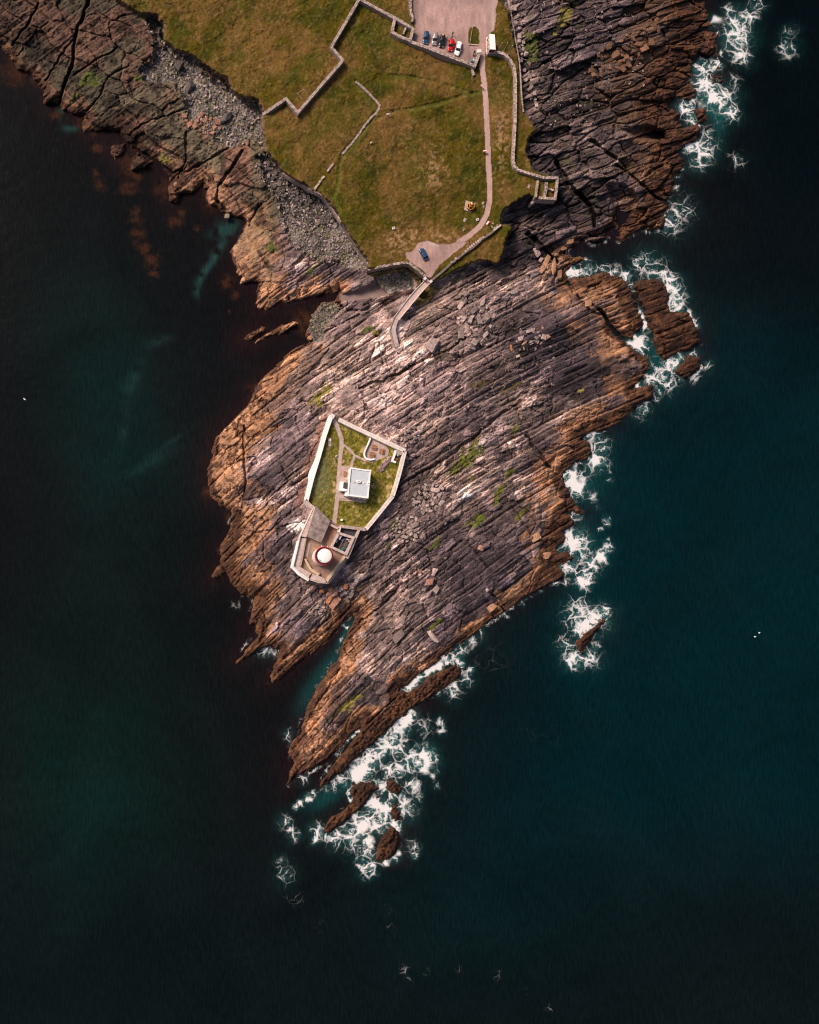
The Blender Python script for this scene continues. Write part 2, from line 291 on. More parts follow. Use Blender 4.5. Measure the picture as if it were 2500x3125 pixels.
# ------------------------------------------------------------------ surface classes
K = np.zeros(X.shape, np.int8)                       # 0 rock
K[BD > 0] = 4; K[SDn > 0] = 9
K[MDr > .5] = 1
plD = up(sdf(CX, CY, PLANT))
edge = 3.5*(fbm(X/9, Y/9, 95, 2)-.5)
K[(MDr > .5) & (CPD+edge*1.5 > 0)] = 2
K[(plD+edge*.5 > 0)] = 1
K[(MDr > .5) & (laneD+edge*.5 < 8.0) & (K != 2)] = 3
K[(cd > -1)] = 0
K[ld > 0] = 5
K[(ld > 0) & (pathD+edge*.3 < 0)] = 6
K[(ld <= 0) & inpoly(X, Y, YARD)] = 7
K[(K == 5) & (rockL > .5)] = 0
POOL = [(1432,1395,58,24,-40,0),(1388,1432,20,8,-50,0),(1555,1441,22,10,-38,0),(1529,1492,26,9,-52,0),(1518,1529,15,10,-50,0),(1458,1588,34,13,-30,0),(1328,1664,22,10,-50,0),(1338,1898,30,8,-42,0),(1571,1311,15,8,-60,0),(1439,1455,8,10,-60,0),
(985,1198,40,11,-45,1),(971,1235,14,8,0,1),(1469,1167,34,11,-14,2),(1563,1182,30,12,-25,2),(1770,1195,11,8,-25,1),(1203,1147,92,4,-27,2),(1360,1072,60,4,-33,2),(1455,1335,40,5,-36,2),
(1725,50,16,46,-60+90,1),(1622,145,24,40,0,3),(276,241,30,24,-30,3),(434,241,26,9,0,3),(504,488,18,11,30,1),(222,301,18,7,-40,3),(832,756,26,14,0,3),(960,783,26,9,10,3),(945,828,24,6,-40,3),
(1064,2148,62,11,-44,1),(1590,1570,26,8,-50,1),(1205,1600,8,18,20,3),(1190,1660,24,5,-48,3),(1160,905,2,2,0,0),(1120,1010,22,8,-30,3),(1145,1015,12,8,0,1),(990,960,14,30,0,3)]
pk = np.zeros(X.shape, np.float32); pt = np.zeros(X.shape, np.int8)
for (x, y, a, b, r, ty) in POOL:
    m = (abs(X-x) < 110) & (abs(Y-y) < 110)
    c, s_ = math.cos(math.radians(r)), math.sin(math.radians(r)); dx = X[m]-x; dy = Y[m]-y
    e = np.sqrt(((dx*c+dy*s_)/a)**2+((-dx*s_+dy*c)/b)**2)+2.4*(fbm(X[m]/15, Y[m]/15, 97, 4)-.5)+.25*(f2[m]-.5)
    v = sst(1.1, .85, e); q = pk[m]; w_ = v > q; q[w_] = v[w_]; pk[m] = q; q2 = pt[m]; q2[w_] = ty; pt[m] = q2
pk *= (K == 0)
H = np.where(K == 0, H*(1-.45*pk)+.45*pk*(up(cSD*0)+H.mean()*0+H-rel*AMP*.74), H)

# ------------------------------------------------------------------ colours (base colours of the materials, some with vignette darkening painted in)
def c3(*c): return np.array(c, np.float32)
def mix(a, b, t): return a*(1-t[..., None])+b*t[..., None]
Z3 = np.zeros(X.shape+(3,), np.float32)
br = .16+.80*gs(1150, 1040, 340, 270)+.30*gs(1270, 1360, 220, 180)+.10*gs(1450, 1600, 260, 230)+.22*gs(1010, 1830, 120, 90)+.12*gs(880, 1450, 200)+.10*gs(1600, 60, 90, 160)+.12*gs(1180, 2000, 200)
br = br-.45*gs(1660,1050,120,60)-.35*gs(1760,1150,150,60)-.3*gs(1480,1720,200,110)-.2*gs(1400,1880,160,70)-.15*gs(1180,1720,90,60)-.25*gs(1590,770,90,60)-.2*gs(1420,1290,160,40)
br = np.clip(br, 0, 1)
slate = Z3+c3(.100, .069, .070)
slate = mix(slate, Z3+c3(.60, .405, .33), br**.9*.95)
tone = (.62*(t2-.5)+.40*(b2-.5))*(1-.55*slabm)*(1-.7*blk)+blk*.9*(k2-.5)+fine*.45*(k3-.5)+NE*.7*(k1-.5)+.62*(t1-.5)+.40*(b1-.5)+rough*(.65*(t3-.5)+.5*(t4-.5))+1.0*(fbm(X/34, Y/34, 110, 4)-.5)+.45*(vn(PHI/22, PSI/3.2, 111)-.5)*(1-.5*slabm)+.55*(hsh(np.floor(X/2.1), np.floor(Y/2.1), 112)-.5)+.5*(vn(PHI/9, PSI/2.3, 180)-.5)
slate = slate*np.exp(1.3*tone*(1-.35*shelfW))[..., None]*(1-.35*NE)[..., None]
purple = sst(.5, .64, fbm(X/150, Y/150, 181, 2))*.5
slate = mix(slate, slate*c3(.82, .84, 1.02), purple)
# darker charcoal slabs
chn = sst(.56, .66, fbm(PHI/120, PSI/45, 113, 3)+.12*(h2-.5))*sst(.9, .4, br)*.75
slate = mix(slate, slate*c3(.42, .41, .46), np.maximum(chn, slabm*.85))
# warm lichen on the western shelf
olive = (Z3+c3(.105, .078, .050))*np.exp(.9*(fbm(X/28, Y/28, 114, 4)-.5)+.6*(kw1-.5))[..., None]
pinky = (Z3+c3(.165, .085, .058))*np.exp(.9*(fbm(X/18, Y/18, 115, 4)-.5))[..., None]
olive = mix(olive, pinky, sst(.42, .62, fbm(X/80, Y/80, 116, 3)+.20*(kw1-.5)))
olive = olive*(.55+.75*sst(0, 1500, X+Y))[..., None]  # rock darkens towards the upper left corner, a vignette painted into its colour
slate = mix(slate, olive, shelfW)
# orange lichen band above the tide
orange = (Z3+c3(.43, .215, .115))*np.exp(1.0*(fbm(X/14, Y/14, 117, 4)-.5)+.55*(t3-.5)+.4*(t2-.5)+.35*(vn(PHI/30, PSI/3, 118)-.5))[..., None]
orange = orange*(.30+.75*np.clip(.95-.00085*np.maximum(X-1450, 0)-.0009*np.maximum(900-Y, 0)*(X > 1300), .1, 1))[..., None]  # dims towards the right and upper right, edge shading put into the colour
orange = orange*(.62+.38*sst(400, 850, Y+X*.3))[..., None]  # dims towards the upper left too, painted as vignette falloff
orange = orange*(1-.45*NE*sst(2150, 1700, X))[..., None]
oz_ = 1-.45*NE*sst(2050, 1750, X)
zt = (SD+46*(fbm(X/55, Y/55, 119, 4)-.5)+16*(h2-.5)+9*(t3-.5))/ZW
oz = sst(1.05, .70, zt+.25*(k2-.5)+.3*(t2-.5))*oz_
rockc = mix(slate, orange, oz*(.9-.45*shelfW))
# grey slabs inside the orange zone
gi = sst(.54, .62, fbm(PHI/90+9, PSI/36, 120, 3)+.12*(h1-.5)+.10*(k1-.5))*sst(.25, .5, zt)
rockc = mix(rockc, slate, gi*oz*.9)
weed = (Z3+c3(.046, .017, .010))*np.exp(1.5*(fbm(X/6, Y/6, 121, 3)-.5)+.8*(vn(PHI/18, PSI/5, 122)-.5))[..., None]
weed = mix(weed, (Z3+c3(.105, .042, .017))*np.exp(1.2*(vn(X/4, Y/4, 123)-.5))[..., None], sst(.5, .66, fbm(X/20, Y/20, 124, 3)))
kt = (SD+26*(fbm(X/34, Y/34, 125, 4)-.5)+10*(h3-.5))/KW
kz = sst(1.15, .7, kt)
spk = sst(.53, .60, fbm(X/9, Y/9, 126, 4)+.22*(fbm(X/70, Y/70, 127, 2)-.5))*sst(1.5, .3, zt)*sst(1500, 1250, X)*((Y > 1200) | (X < 700))
rockc = mix(rockc, weed, np.maximum(kz*.93, spk*.8*(.7+.3*oz)))
wetk = np.clip((Y > 2360)*1.0+lowsp*.7+.7*inpoly(X, Y, ISLETS[0])+.8*inpoly(X, Y, ISLETS[1])+1.0*inpoly(X, Y, ISLETS[9]), 0, 1)
rockc = mix(rockc, rockc*c3(.50, .44, .42), wetk*(.55+.45*vn(X/12, Y/12, 182)))
# dark lichen blotches of the western shelf
dl = sst(.56, .66, fbm(X/22, Y/22, 128, 4)+.22*(gs(110, 120, 60)+gs(370, 340, 70)+gs(440, 430, 60)+gs(560, 530, 30)+gs(330, 380, 50)))*shelfW
rockc = mix(rockc, rockc*c3(.30, .26, .26), dl*.9)
# steep wet gully floors and moss
moss = [c3(.105, .112, .012), c3(.20, .16, .035), c3(.085, .058, .026), c3(.075, .085, .014)]
mc = Z3.copy()
for i in range(4): mc[pt == i] = moss[i]
mc = mc*np.exp(1.3*(fbm(X/7, Y/7, 129, 3)-.5))[..., None]
rockc = mix(rockc, mc, pk*.95)
fur = sst(.70, .78, fbm(X/26, Y/26, 130, 4))*sst(900, 600, Y)*(X > 600)*.5
rockc = mix(rockc, Z3+c3(.07, .075, .02), fur*(1-oz))
# turf rim under the meadow edge, bare earth
rim = sst(-11, -3, MDr)*sst(1500, 1100, X)
rockc = mix(rockc, Z3+c3(.16, .085, .045)*.9, rim*.8*(vn(X/5, Y/5, 131)*.6+.4)*(1-cm))
turfS = inpoly(X, Y, [(1120,822),(1240,808),(1262,822),(1300,850),(1285,880),(1262,850),(1235,828),(1180,838),(1140,850)])
turfT = inpoly(X, Y, [(1300,865),(1335,880),(1320,915),(1275,935),(1265,925)])
rockc = mix(rockc, (Z3+c3(.15, .10, .03))*np.exp(1.2*(fbm(X/8, Y/8, 132, 3)-.5))[..., None], (turfS | turfT)*.9)
# whitewashed rocks west of the platform and pale gull ledges
ww = sst(1.1, .7, np.sqrt(((X-905)/26)**2+((Y-1603)/20)**2)+1.6*(fbm(X/7, Y/7, 133, 3)-.5))
rockc = mix(rockc, Z3+c3(.74, .66, .63), ww)
ww2 = sst(11, 4, up(segdist(CX, CY, [(1000,1290),(978,1375),(950,1450),(938,1500)]))+6*(vn(X/7, Y/7, 134)-.5)-3.0*gs(948, 1455, 22, 40))
rockc = mix(rockc, Z3+c3(.50, .36, .31), ww2*.55)
ww3 = sst(16, 2, up(segdist(CX, CY, [(990,1270),(968,1340),(938,1430),(920,1500),(910,1540)])))*.5
rockc = mix(rockc, (Z3+c3(.30, .13, .09))*np.exp(1.0*(vn(X/4, Y/4, 135)-.5))[..., None], ww3)
# pebbles / sand
peb = (Z3+c3(.165, .135, .122))*np.exp(1.9*(hsh(np.floor(X/3.2), np.floor(Y/3.2), 140)-.5)+1.2*(fbm(X/30, Y/30, 141, 3)-.5))[..., None]
peb = peb*(.62+.55*gs(1080, 780, 90)+.55*gs(1215, 860, 60)+.35*gs(640, 235, 90)-.55*gs(890, 590, 100)-.25*gs(560, 130, 90)-.18*gs(960, 980, 70))[..., None]
peb = mix(peb, Z3+c3(.09, .085, .03), sst(.60, .68, fbm(X/18, Y/18, 142, 3))*.7)
sand = (Z3+c3(.215, .150, .138))*np.exp(.5*(fbm(X/20, Y/20, 143, 3)-.5))[..., None]
# meadow
tuft = .5+.55*(fbm(X/4.6, Y/4.6, 150, 3)-.5); pat = fbm(X/95, Y/95, 151, 4); pat2 = fbm(X/24+3, Y/24, 152, 4)
gl = mix(Z3+c3(.050, .039, .003), Z3+c3(.112, .079, .005), sst(.2, .8, tuft))
gl = mix(gl, gl*c3(.62,.80,.6), sst(.45,.62,fbm(X/46+5, Y/46, 158, 4)))
tan = mix(Z3+c3(.100, .060, .014), Z3+c3(.235, .130, .034), sst(.25, .9, fbm(X/4.2, Y/4.2, 153, 3)))
tanw = np.clip(sst(.30, .56, pat+.28*(pat2-.5)-.10+.13*gs(1180, 500, 170)+.16*gs(900, 430, 60)+.10*gs(1080, 170, 90)+.12*gs(1260, 270, 80)+.14*gs(700, 60, 140)-.08*gs(1350, 620, 120)+.2*gs(1215, 735, 26)+.14*gs(1340, 560, 60)), 0, 1)
grass = mix(gl, tan, tanw*(.62+.34*sst(.3, .7, fbm(X/15, Y/15, 154, 3))))
for pts, w_, a in [([(1086,250),(1120,300),(1150,350),(1120,395),(1075,450),(1045,480),(1036,505),(1032,560),(1018,600),(1040,650)],6,.95),([(1150,348),(1240,338),(1340,318),(1420,290),(1478,280)],6,.9),([(1190,232),(1250,236),(1330,250),(1440,285)],6,.8),([(1095,60),(1060,200),(1100,240)],8,.4),([(1180,110),(1195,150),(1230,200),(1300,230),(1400,260)],7,.4)]:
    d = up(segdist(CX, CY, pts)); grass = mix(grass, Z3+c3(.090, .088, .012), a*(1-sst(w_*.5, w_*1.6, d)))
for pts in [[(1208,400),(1210,560)],[(1208,400),(1330,520)],[(1208,400),(1195,480)]]:
    d = up(segdist(CX, CY, pts)); grass = mix(grass, Z3+c3(.035, .04, .006), .6*(1-sst(1, 6, d)))
bright = .86+.20*(fbm(X/200, Y/200, 187, 2)-.5)
rust = sst(.52, .68, fbm(X/120+4, Y/120, 184, 4)+.12*gs(1230, 470, 120)+.12*gs(880, 420, 70)+.10*gs(1050, 160, 70, 120))*.55
grass = mix(grass, (Z3+c3(.19, .098, .030))*(.65+.7*fbm(X/5, Y/5, 185, 2))[..., None], rust)
green_ = sst(.55, .66, fbm(X/60+9, Y/60, 186, 4)+.10*gs(1350, 600, 120))*.45
grass = mix(grass, (Z3+c3(.060, .066, .004))*(.6+.8*tuft)[..., None], green_)
grass = grass*bright[..., None]
grass = mix(grass, (Z3+c3(.34, .20, .105))*(.6+.8*vn(X/3, Y/3, 155))[..., None], sst(.60, .68, fbm(X/8, Y/8, 156, 3)+.12*(gs(1215, 745, 30, 45)+gs(1530, 420, 25, 130)+gs(1370, 725, 60, 20)+gs(1330, 520, 40, 60)+gs(1240, 720, 60, 30)))*(.16+.5*np.clip(gs(1215, 745, 30, 45)+gs(1530, 420, 25, 130)+gs(1370, 725, 60, 20)+gs(1330, 520, 40, 60)+gs(1240, 720, 60, 30), 0, 1)))
erod = sst(6, 1, MDr+5*(vn(X/6, Y/6, 157)-.5))*(X < 1130)
grass = mix(grass, Z3+c3(.17, .095, .05), erod*.7)
lawn = mix((Z3+c3(.078, .070, .006)), Z3+c3(.19, .150, .034), sst(.3, .8, fbm(X/6, Y/6, 160, 4)))
lawn = mix(lawn, Z3+c3(.38, .245, .13), sst(.54, .68, fbm(X/15, Y/15, 161, 3)+.10*(gs(1185, 1470, 26, 50)+gs(1050, 1550, 25, 16)+gs(1155, 1320, 25, 8)-1))*.75)
lawn = lawn*(.72+.75*vn(X/2.6, Y/2.6, 162))[..., None]*1.12
lawn = mix(lawn, (Z3+c3(.15, .145, .07))*(.7+.6*vn(X/3, Y/3, 163))[..., None], gs(975, 1450, 35, 80)*.8)
cpn = fbm(X/40, Y/40, 170, 4); cpf = vn(X/2.4, Y/2.4, 171)
grav = (Z3+c3(.335, .215, .192))*(np.exp(.55*(cpn-.5)+.25*(cpf-.5)+.5*(fbm(X/8, Y/30, 172, 3)-.5)))[..., None]
for pts in [[(1380,-20),(1400,60),(1470,150)],[(1372,-20),(1392,60),(1462,150)],[(1300,30),(1350,60),(1420,30),(1480,-10)],[(1296,40),(1350,70),(1424,40),(1486,0)],[(1470,-20),(1480,60),(1476,150)],[(1280,-20),(1300,60),(1298,100)],[(1420,-20),(1330,20),(1320,100)]]:
    d = up(segdist(CX, CY, pts)); grav = grav*(1+.13*(1-sst(.8, 3.2, d+1.5*(vn(X/9, Y/9, 176)-.5))))[..., None]
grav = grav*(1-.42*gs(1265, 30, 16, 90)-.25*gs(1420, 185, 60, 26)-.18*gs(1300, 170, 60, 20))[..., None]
grav = mix(grav, Z3+c3(.52, .40, .36), np.clip(gs(1325, 742, 14, 8)+.6*gs(1505, 60, 6, 60), 0, 1)*.8)
lanec = (Z3+c3(.43, .275, .245))*(np.exp(.4*(fbm(X/10, Y/26, 173, 3)-.5)+.2*(cpf-.5)))[..., None]*.95
pathc = (Z3+c3(.42, .30, .275))*(np.exp(.5*(fbm(X/7, Y/7, 174, 3)-.5)+.2*(cpf-.5)))[..., None]
yardc = (Z3+c3(.27, .165, .125))*(np.exp(1.1*(fbm(X/16, Y/16, 175, 4)-.5)+.2*(cpf-.5)))[..., None]
yardc = mix(yardc, Z3+c3(.20, .088, .05), gs(1018, 1612, 26, 20)*.7)
COLV = rockc
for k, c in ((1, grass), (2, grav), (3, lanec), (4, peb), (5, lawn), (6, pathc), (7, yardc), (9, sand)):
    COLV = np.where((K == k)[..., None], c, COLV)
COLV = np.clip(COLV, .004, .85).astype(np.float32)
def zg(px, py, flatz=False):
    i = int(np.clip((px+150)/STEP, 1, len(gx)-2)); j = int(np.clip((py+150)/STEP, 1, len(gy)-2))
    return float(np.median(H[j-1:j+2, i-1:i+2]))

# ------------------------------------------------------------------ materials
def newmat(name):
    m = bpy.data.materials.new(name); m.use_nodes = True; nt = m.node_tree; b = nt.nodes['Principled BSDF']; return m, nt, b
def surf(name, attr, ns=2.0, amt=.35, bump=.3, rough=.9, bscale=3.0, spec=.25, aniso=False):
    m, nt, b = newmat(name)
    a = nt.nodes.new('ShaderNodeAttribute'); a.attribute_name = attr
    tc = nt.nodes.new('ShaderNodeTexCoord'); mp = nt.nodes.new('ShaderNodeMapping'); nt.links.new(tc.outputs['Object'], mp.inputs[0])
    if aniso:
        mp.inputs['Rotation'].default_value = (0, 0, math.radians(-37)); mp.inputs['Scale'].default_value = (.3, 1.6, 1)
    n = nt.nodes.new('ShaderNodeTexNoise'); n.inputs['Scale'].default_value = ns; n.inputs['Detail'].default_value = 5; n.inputs['Roughness'].default_value = .7
    nt.links.new(mp.outputs[0], n.inputs['Vector'])
    r = nt.nodes.new('ShaderNodeMapRange'); r.inputs[1].default_value = .3; r.inputs[2].default_value = .7; r.inputs[3].default_value = 1-amt; r.inputs[4].default_value = 1+amt
    nt.links.new(n.outputs[0], r.inputs[0])
    v = nt.nodes.new('ShaderNodeVectorMath'); v.operation = 'SCALE'; nt.links.new(a.outputs['Color'], v.inputs[0]); nt.links.new(r.outputs[0], v.inputs['Scale'])
    nt.links.new(v.outputs[0], b.inputs['Base Color'])
    bn = nt.nodes.new('ShaderNodeBump'); bn.inputs['Strength'].default_value = 1; bn.inputs['Distance'].default_value = bump
    n2 = nt.nodes.new('ShaderNodeTexNoise'); n2.inputs['Scale'].default_value = bscale; n2.inputs['Detail'].default_value = 4
    nt.links.new(mp.outputs[0], n2.inputs['Vector']); nt.links.new(n2.outputs[0], bn.inputs['Height']); nt.links.new(bn.outputs[0], b.inputs['Normal'])
    b.inputs['Roughness'].default_value = rough; b.inputs['Specular IOR Level'].default_value = spec
    return m
def flat(name, col, rough=.6, amt=.15, ns=2.0, metal=0., spec=.4, rand=0., bump=0.02):
    m, nt, b = newmat(name)
    tc = nt.nodes.new('ShaderNodeTexCoord')
    n = nt.nodes.new('ShaderNodeTexNoise'); n.inputs['Scale'].default_value = ns; n.inputs['Detail'].default_value = 5; n.inputs['Roughness'].default_value = .65
    nt.links.new(tc.outputs['Object'], n.inputs['Vector'])
    r = nt.nodes.new('ShaderNodeMapRange'); r.inputs[1].default_value = .3; r.inputs[2].default_value = .7; r.inputs[3].default_value = 1-amt; r.inputs[4].default_value = 1+amt
    nt.links.new(n.outputs[0], r.inputs[0]); fac = r.outputs[0]
    if rand:
        oi = nt.nodes.new('ShaderNodeObjectInfo'); r2 = nt.nodes.new('ShaderNodeMapRange'); r2.inputs[3].default_value = 1-rand; r2.inputs[4].default_value = 1+rand
        nt.links.new(oi.outputs['Random'], r2.inputs[0]); mu = nt.nodes.new('ShaderNodeMath'); mu.operation = 'MULTIPLY'
        nt.links.new(r.outputs[0], mu.inputs[0]); nt.links.new(r2.outputs[0], mu.inputs[1]); fac = mu.outputs[0]
    v = nt.nodes.new('ShaderNodeVectorMath'); v.operation = 'SCALE'; v.inputs[0].default_value = col[:3]; nt.links.new(fac, v.inputs['Scale'])
    nt.links.new(v.outputs[0], b.inputs['Base Color'])
    b.inputs['Roughness'].default_value = rough; b.inputs['Metallic'].default_value = metal; b.inputs['Specular IOR Level'].default_value = spec
    if bump:
        bn = nt.nodes.new('ShaderNodeBump'); bn.inputs['Distance'].default_value = bump; nt.links.new(n.outputs[0], bn.inputs['Height']); nt.links.new(bn.outputs[0], b.inputs['Normal'])
    return m
M = dict(
 rock=surf('rock', 'Col', 2.6, .50, .30, .88, 3.2, .3, True), grass=surf('grass', 'Col', 2.4, .30, .22, .95, 5, .1), gravel=surf('gravel', 'Col', 4, .16, .04, .95, 8, .1),
 pebble=surf('pebble', 'Col', 4, .4, .25, .8, 4, .3), pave=surf('paving', 'Col', 3, .18, .03, .9, 6, .2),
 wallstone=flat('wall_stone', (.27, .20, .175), .9, .45, 1.6, bump=.1), walldark=flat('weathered_stone', (.17, .125, .11), .95, .5, 1.4, bump=.15),
 coping=flat('coping_stone', (.42, .31, .275), .9, .3, 1.2, rand=.2), white=flat('white_paint', (.80, .76, .74), .6, .10, .5), white2=flat('worn_white_paint', (.66, .58, .55), .75, .22, .9),
 deck=flat('deck_concrete', (.50, .355, .32), .9, .15, .8), palecope=flat('pale_coping', (.66, .55, .51), .8, .22, .9), plaster=flat('pink_plaster', (.47, .35, .32), .85, .3, .9), tanp=flat('tan_plaster', (.52, .37, .25), .85, .16, 1), concrete=flat('concrete', (.35, .26, .235), .9, .22, .8), roofgrey=flat('mossy_roof', (.26, .195, .18), .9, .60, .55),
 sheet=flat('roof_sheet', (.49, .51, .55), .5, .08, .6), dark=flat('dark_asphalt', (.045, .038, .042), .85, .3, 1), black=flat('black_paint', (.012, .012, .014), .35, .1), rubber=flat('rubber', (.015, .015, .016), .85, .1),
 red=flat('red_paint', (.55, .018, .03), .4, .08), redwall=flat('dark_red_paint', (.20, .012, .03), .6, .1), wood=flat('brown_timber', (.33, .135, .055), .8, .25, 3), greywood=flat('grey_timber', (.30, .24, .20), .9, .25, 3),
 glass=flat('car_glass', (.02, .022, .026), .08, .02, spec=.6, bump=0), carblue=flat('blue_car_paint', (.012, .055, .14), .25, .05, bump=0), carsilver=flat('silver_car_paint', (.36, .31, .31), .28, .05, metal=.4, bump=0),
 carblack=flat('black_car_paint', (.014, .013, .016), .22, .05, bump=0), carred=flat('red_car_paint', (.52, .008, .015), .25, .05, bump=0), carwhite=flat('white_car_paint', (.82, .80, .80), .3, .03, bump=0),
 rim=flat('alloy', (.45, .45, .46), .35, .05, metal=.8), lamp=flat('lamp_lens', (.7, .68, .64), .2, .03), tail=flat('tail_lens', (.35, .01, .01), .25, .05), plate=flat('yellow_plate', (.75, .62, .22), .5, .03),
 orange=flat('buoy_orange', (.80, .30, .02), .5, .1), teal=flat('teal_plastic', (.03, .27, .33), .45, .08), steel=flat('galvanised_steel', (.36, .33, .28), .5, .1, metal=.5), blueb=flat('blue_plastic', (.03, .07, .16), .5, .1),
 skin=flat('skin', (.45, .25, .17), .6, .05), cloth_dark=flat('dark_clothing', (.02, .019, .022), .9, .1), cloth_white=flat('white_clothing', (.78, .74, .72), .85, .05), hair=flat('hair', (.03, .02, .015), .8, .1), jeans=flat('dark_trousers', (.03, .03, .045), .9, .1),
 b_grey=flat('grey_boulder', (.31, .225, .205), .9, .60, 2.0, rand=.45, bump=.1), b_tan=flat('tan_boulder', (.33, .175, .10), .9, .60, 2.0, rand=.2, bump=.1), b_orange=flat('orange_boulder', (.42, .165, .075), .9, .60, 2.0, rand=.25, bump=.1), b_pink=flat('pink_boulder', (.30, .145, .10), .9, .60, 2.0, rand=.2, bump=.1),
 b_brown=flat('brown_boulder', (.17, .08, .045), .9, .60, 2.0, rand=.3, bump=.1), b_dark=flat('dark_boulder', (.095, .075, .070), .85, .60, 2.0, rand=.5, bump=.1), b_olive=flat('olive_boulder', (.19, .15, .10), .9, .60, 2.0, rand=.35, bump=.1), grassf=flat('bed_grass', (.06, .065, .012), .95, .4, 3, bump=.1),
)
# ------------------------------------------------------------------ terrain meshes
def tag(o, label=None, cat=None, group=None, kind=None):
    if label: o['label'] = label
    if cat: o['category'] = cat
    if group: o['group'] = group
    if kind: o['kind'] = kind
    return o
def npmesh(name, verts, quads, mat, cols=None, smooth=False):
    me = bpy.data.meshes.new(name); n = len(verts); q = len(quads)
    me.vertices.add(n); me.vertices.foreach_set('co', np.ascontiguousarray(verts, np.float32).ravel())
    me.loops.add(q*4); me.loops.foreach_set('vertex_index', np.ascontiguousarray(quads, np.int32).ravel())
    me.polygons.add(q); me.polygons.foreach_set('loop_start', np.arange(0, q*4, 4, dtype=np.int32))
    me.polygons.foreach_set('loop_total', np.full(q, 4, np.int32))
    if cols:
        for an, c in cols.items():
            a = me.attributes.new(an, 'FLOAT_COLOR', 'POINT')
            a.data.foreach_set('color', np.concatenate([c, np.ones((n, 1), np.float32)], 1).astype(np.float32).ravel())
    me.update(calc_edges=True)
    if smooth: me.polygons.foreach_set('use_smooth', np.ones(q, bool))
    me.materials.append(mat); o = bpy.data.objects.new(name, me); COL.objects.link(o); return o
kz_ = (HC-H)/HC
WX = N0[0]+((X-1250)*S-N0[0])*kz_; WY = N0[1]+(-(Y-1562.5)*S-N0[1])*kz_
V = np.stack([WX, WY, H], -1).reshape(-1, 3)
ny, nx = X.shape
idx = np.arange(ny*nx).reshape(ny, nx)
Q = np.stack([idx[1:, :-1], idx[1:, 1:], idx[:-1, 1:], idx[:-1, :-1]], -1)
Hq = np.maximum.reduce([H[1:, :-1], H[1:, 1:], H[:-1, 1:], H[:-1, :-1]])
Kq = K[:-1, :-1]
keep = Hq > -.35
for k, nm, mt in ((0, 'rock_ground', 'rock'), (1, 'grass_field', 'grass'), (2, 'gravel_car_park', 'gravel'), (3, 'lane', 'pave'), (4, 'pebble_beach', 'pebble'), (5, 'lawn', 'grass'), (6, 'garden_path', 'pave'), (7, 'courtyard', 'pave'), (9, 'sand_flat', 'pave')):
    qs = Q[keep & (Kq == k)]
    if len(qs) == 0: continue
    u, inv = np.unique(qs.ravel(), return_inverse=True)
    o = npmesh(nm, V[u], inv.reshape(-1, 4), M[mt], {'Col': COLV.reshape(-1, 3)[u]}, smooth=(k in (2, 3, 6, 7, 9)))
    tag(o, kind='structure')

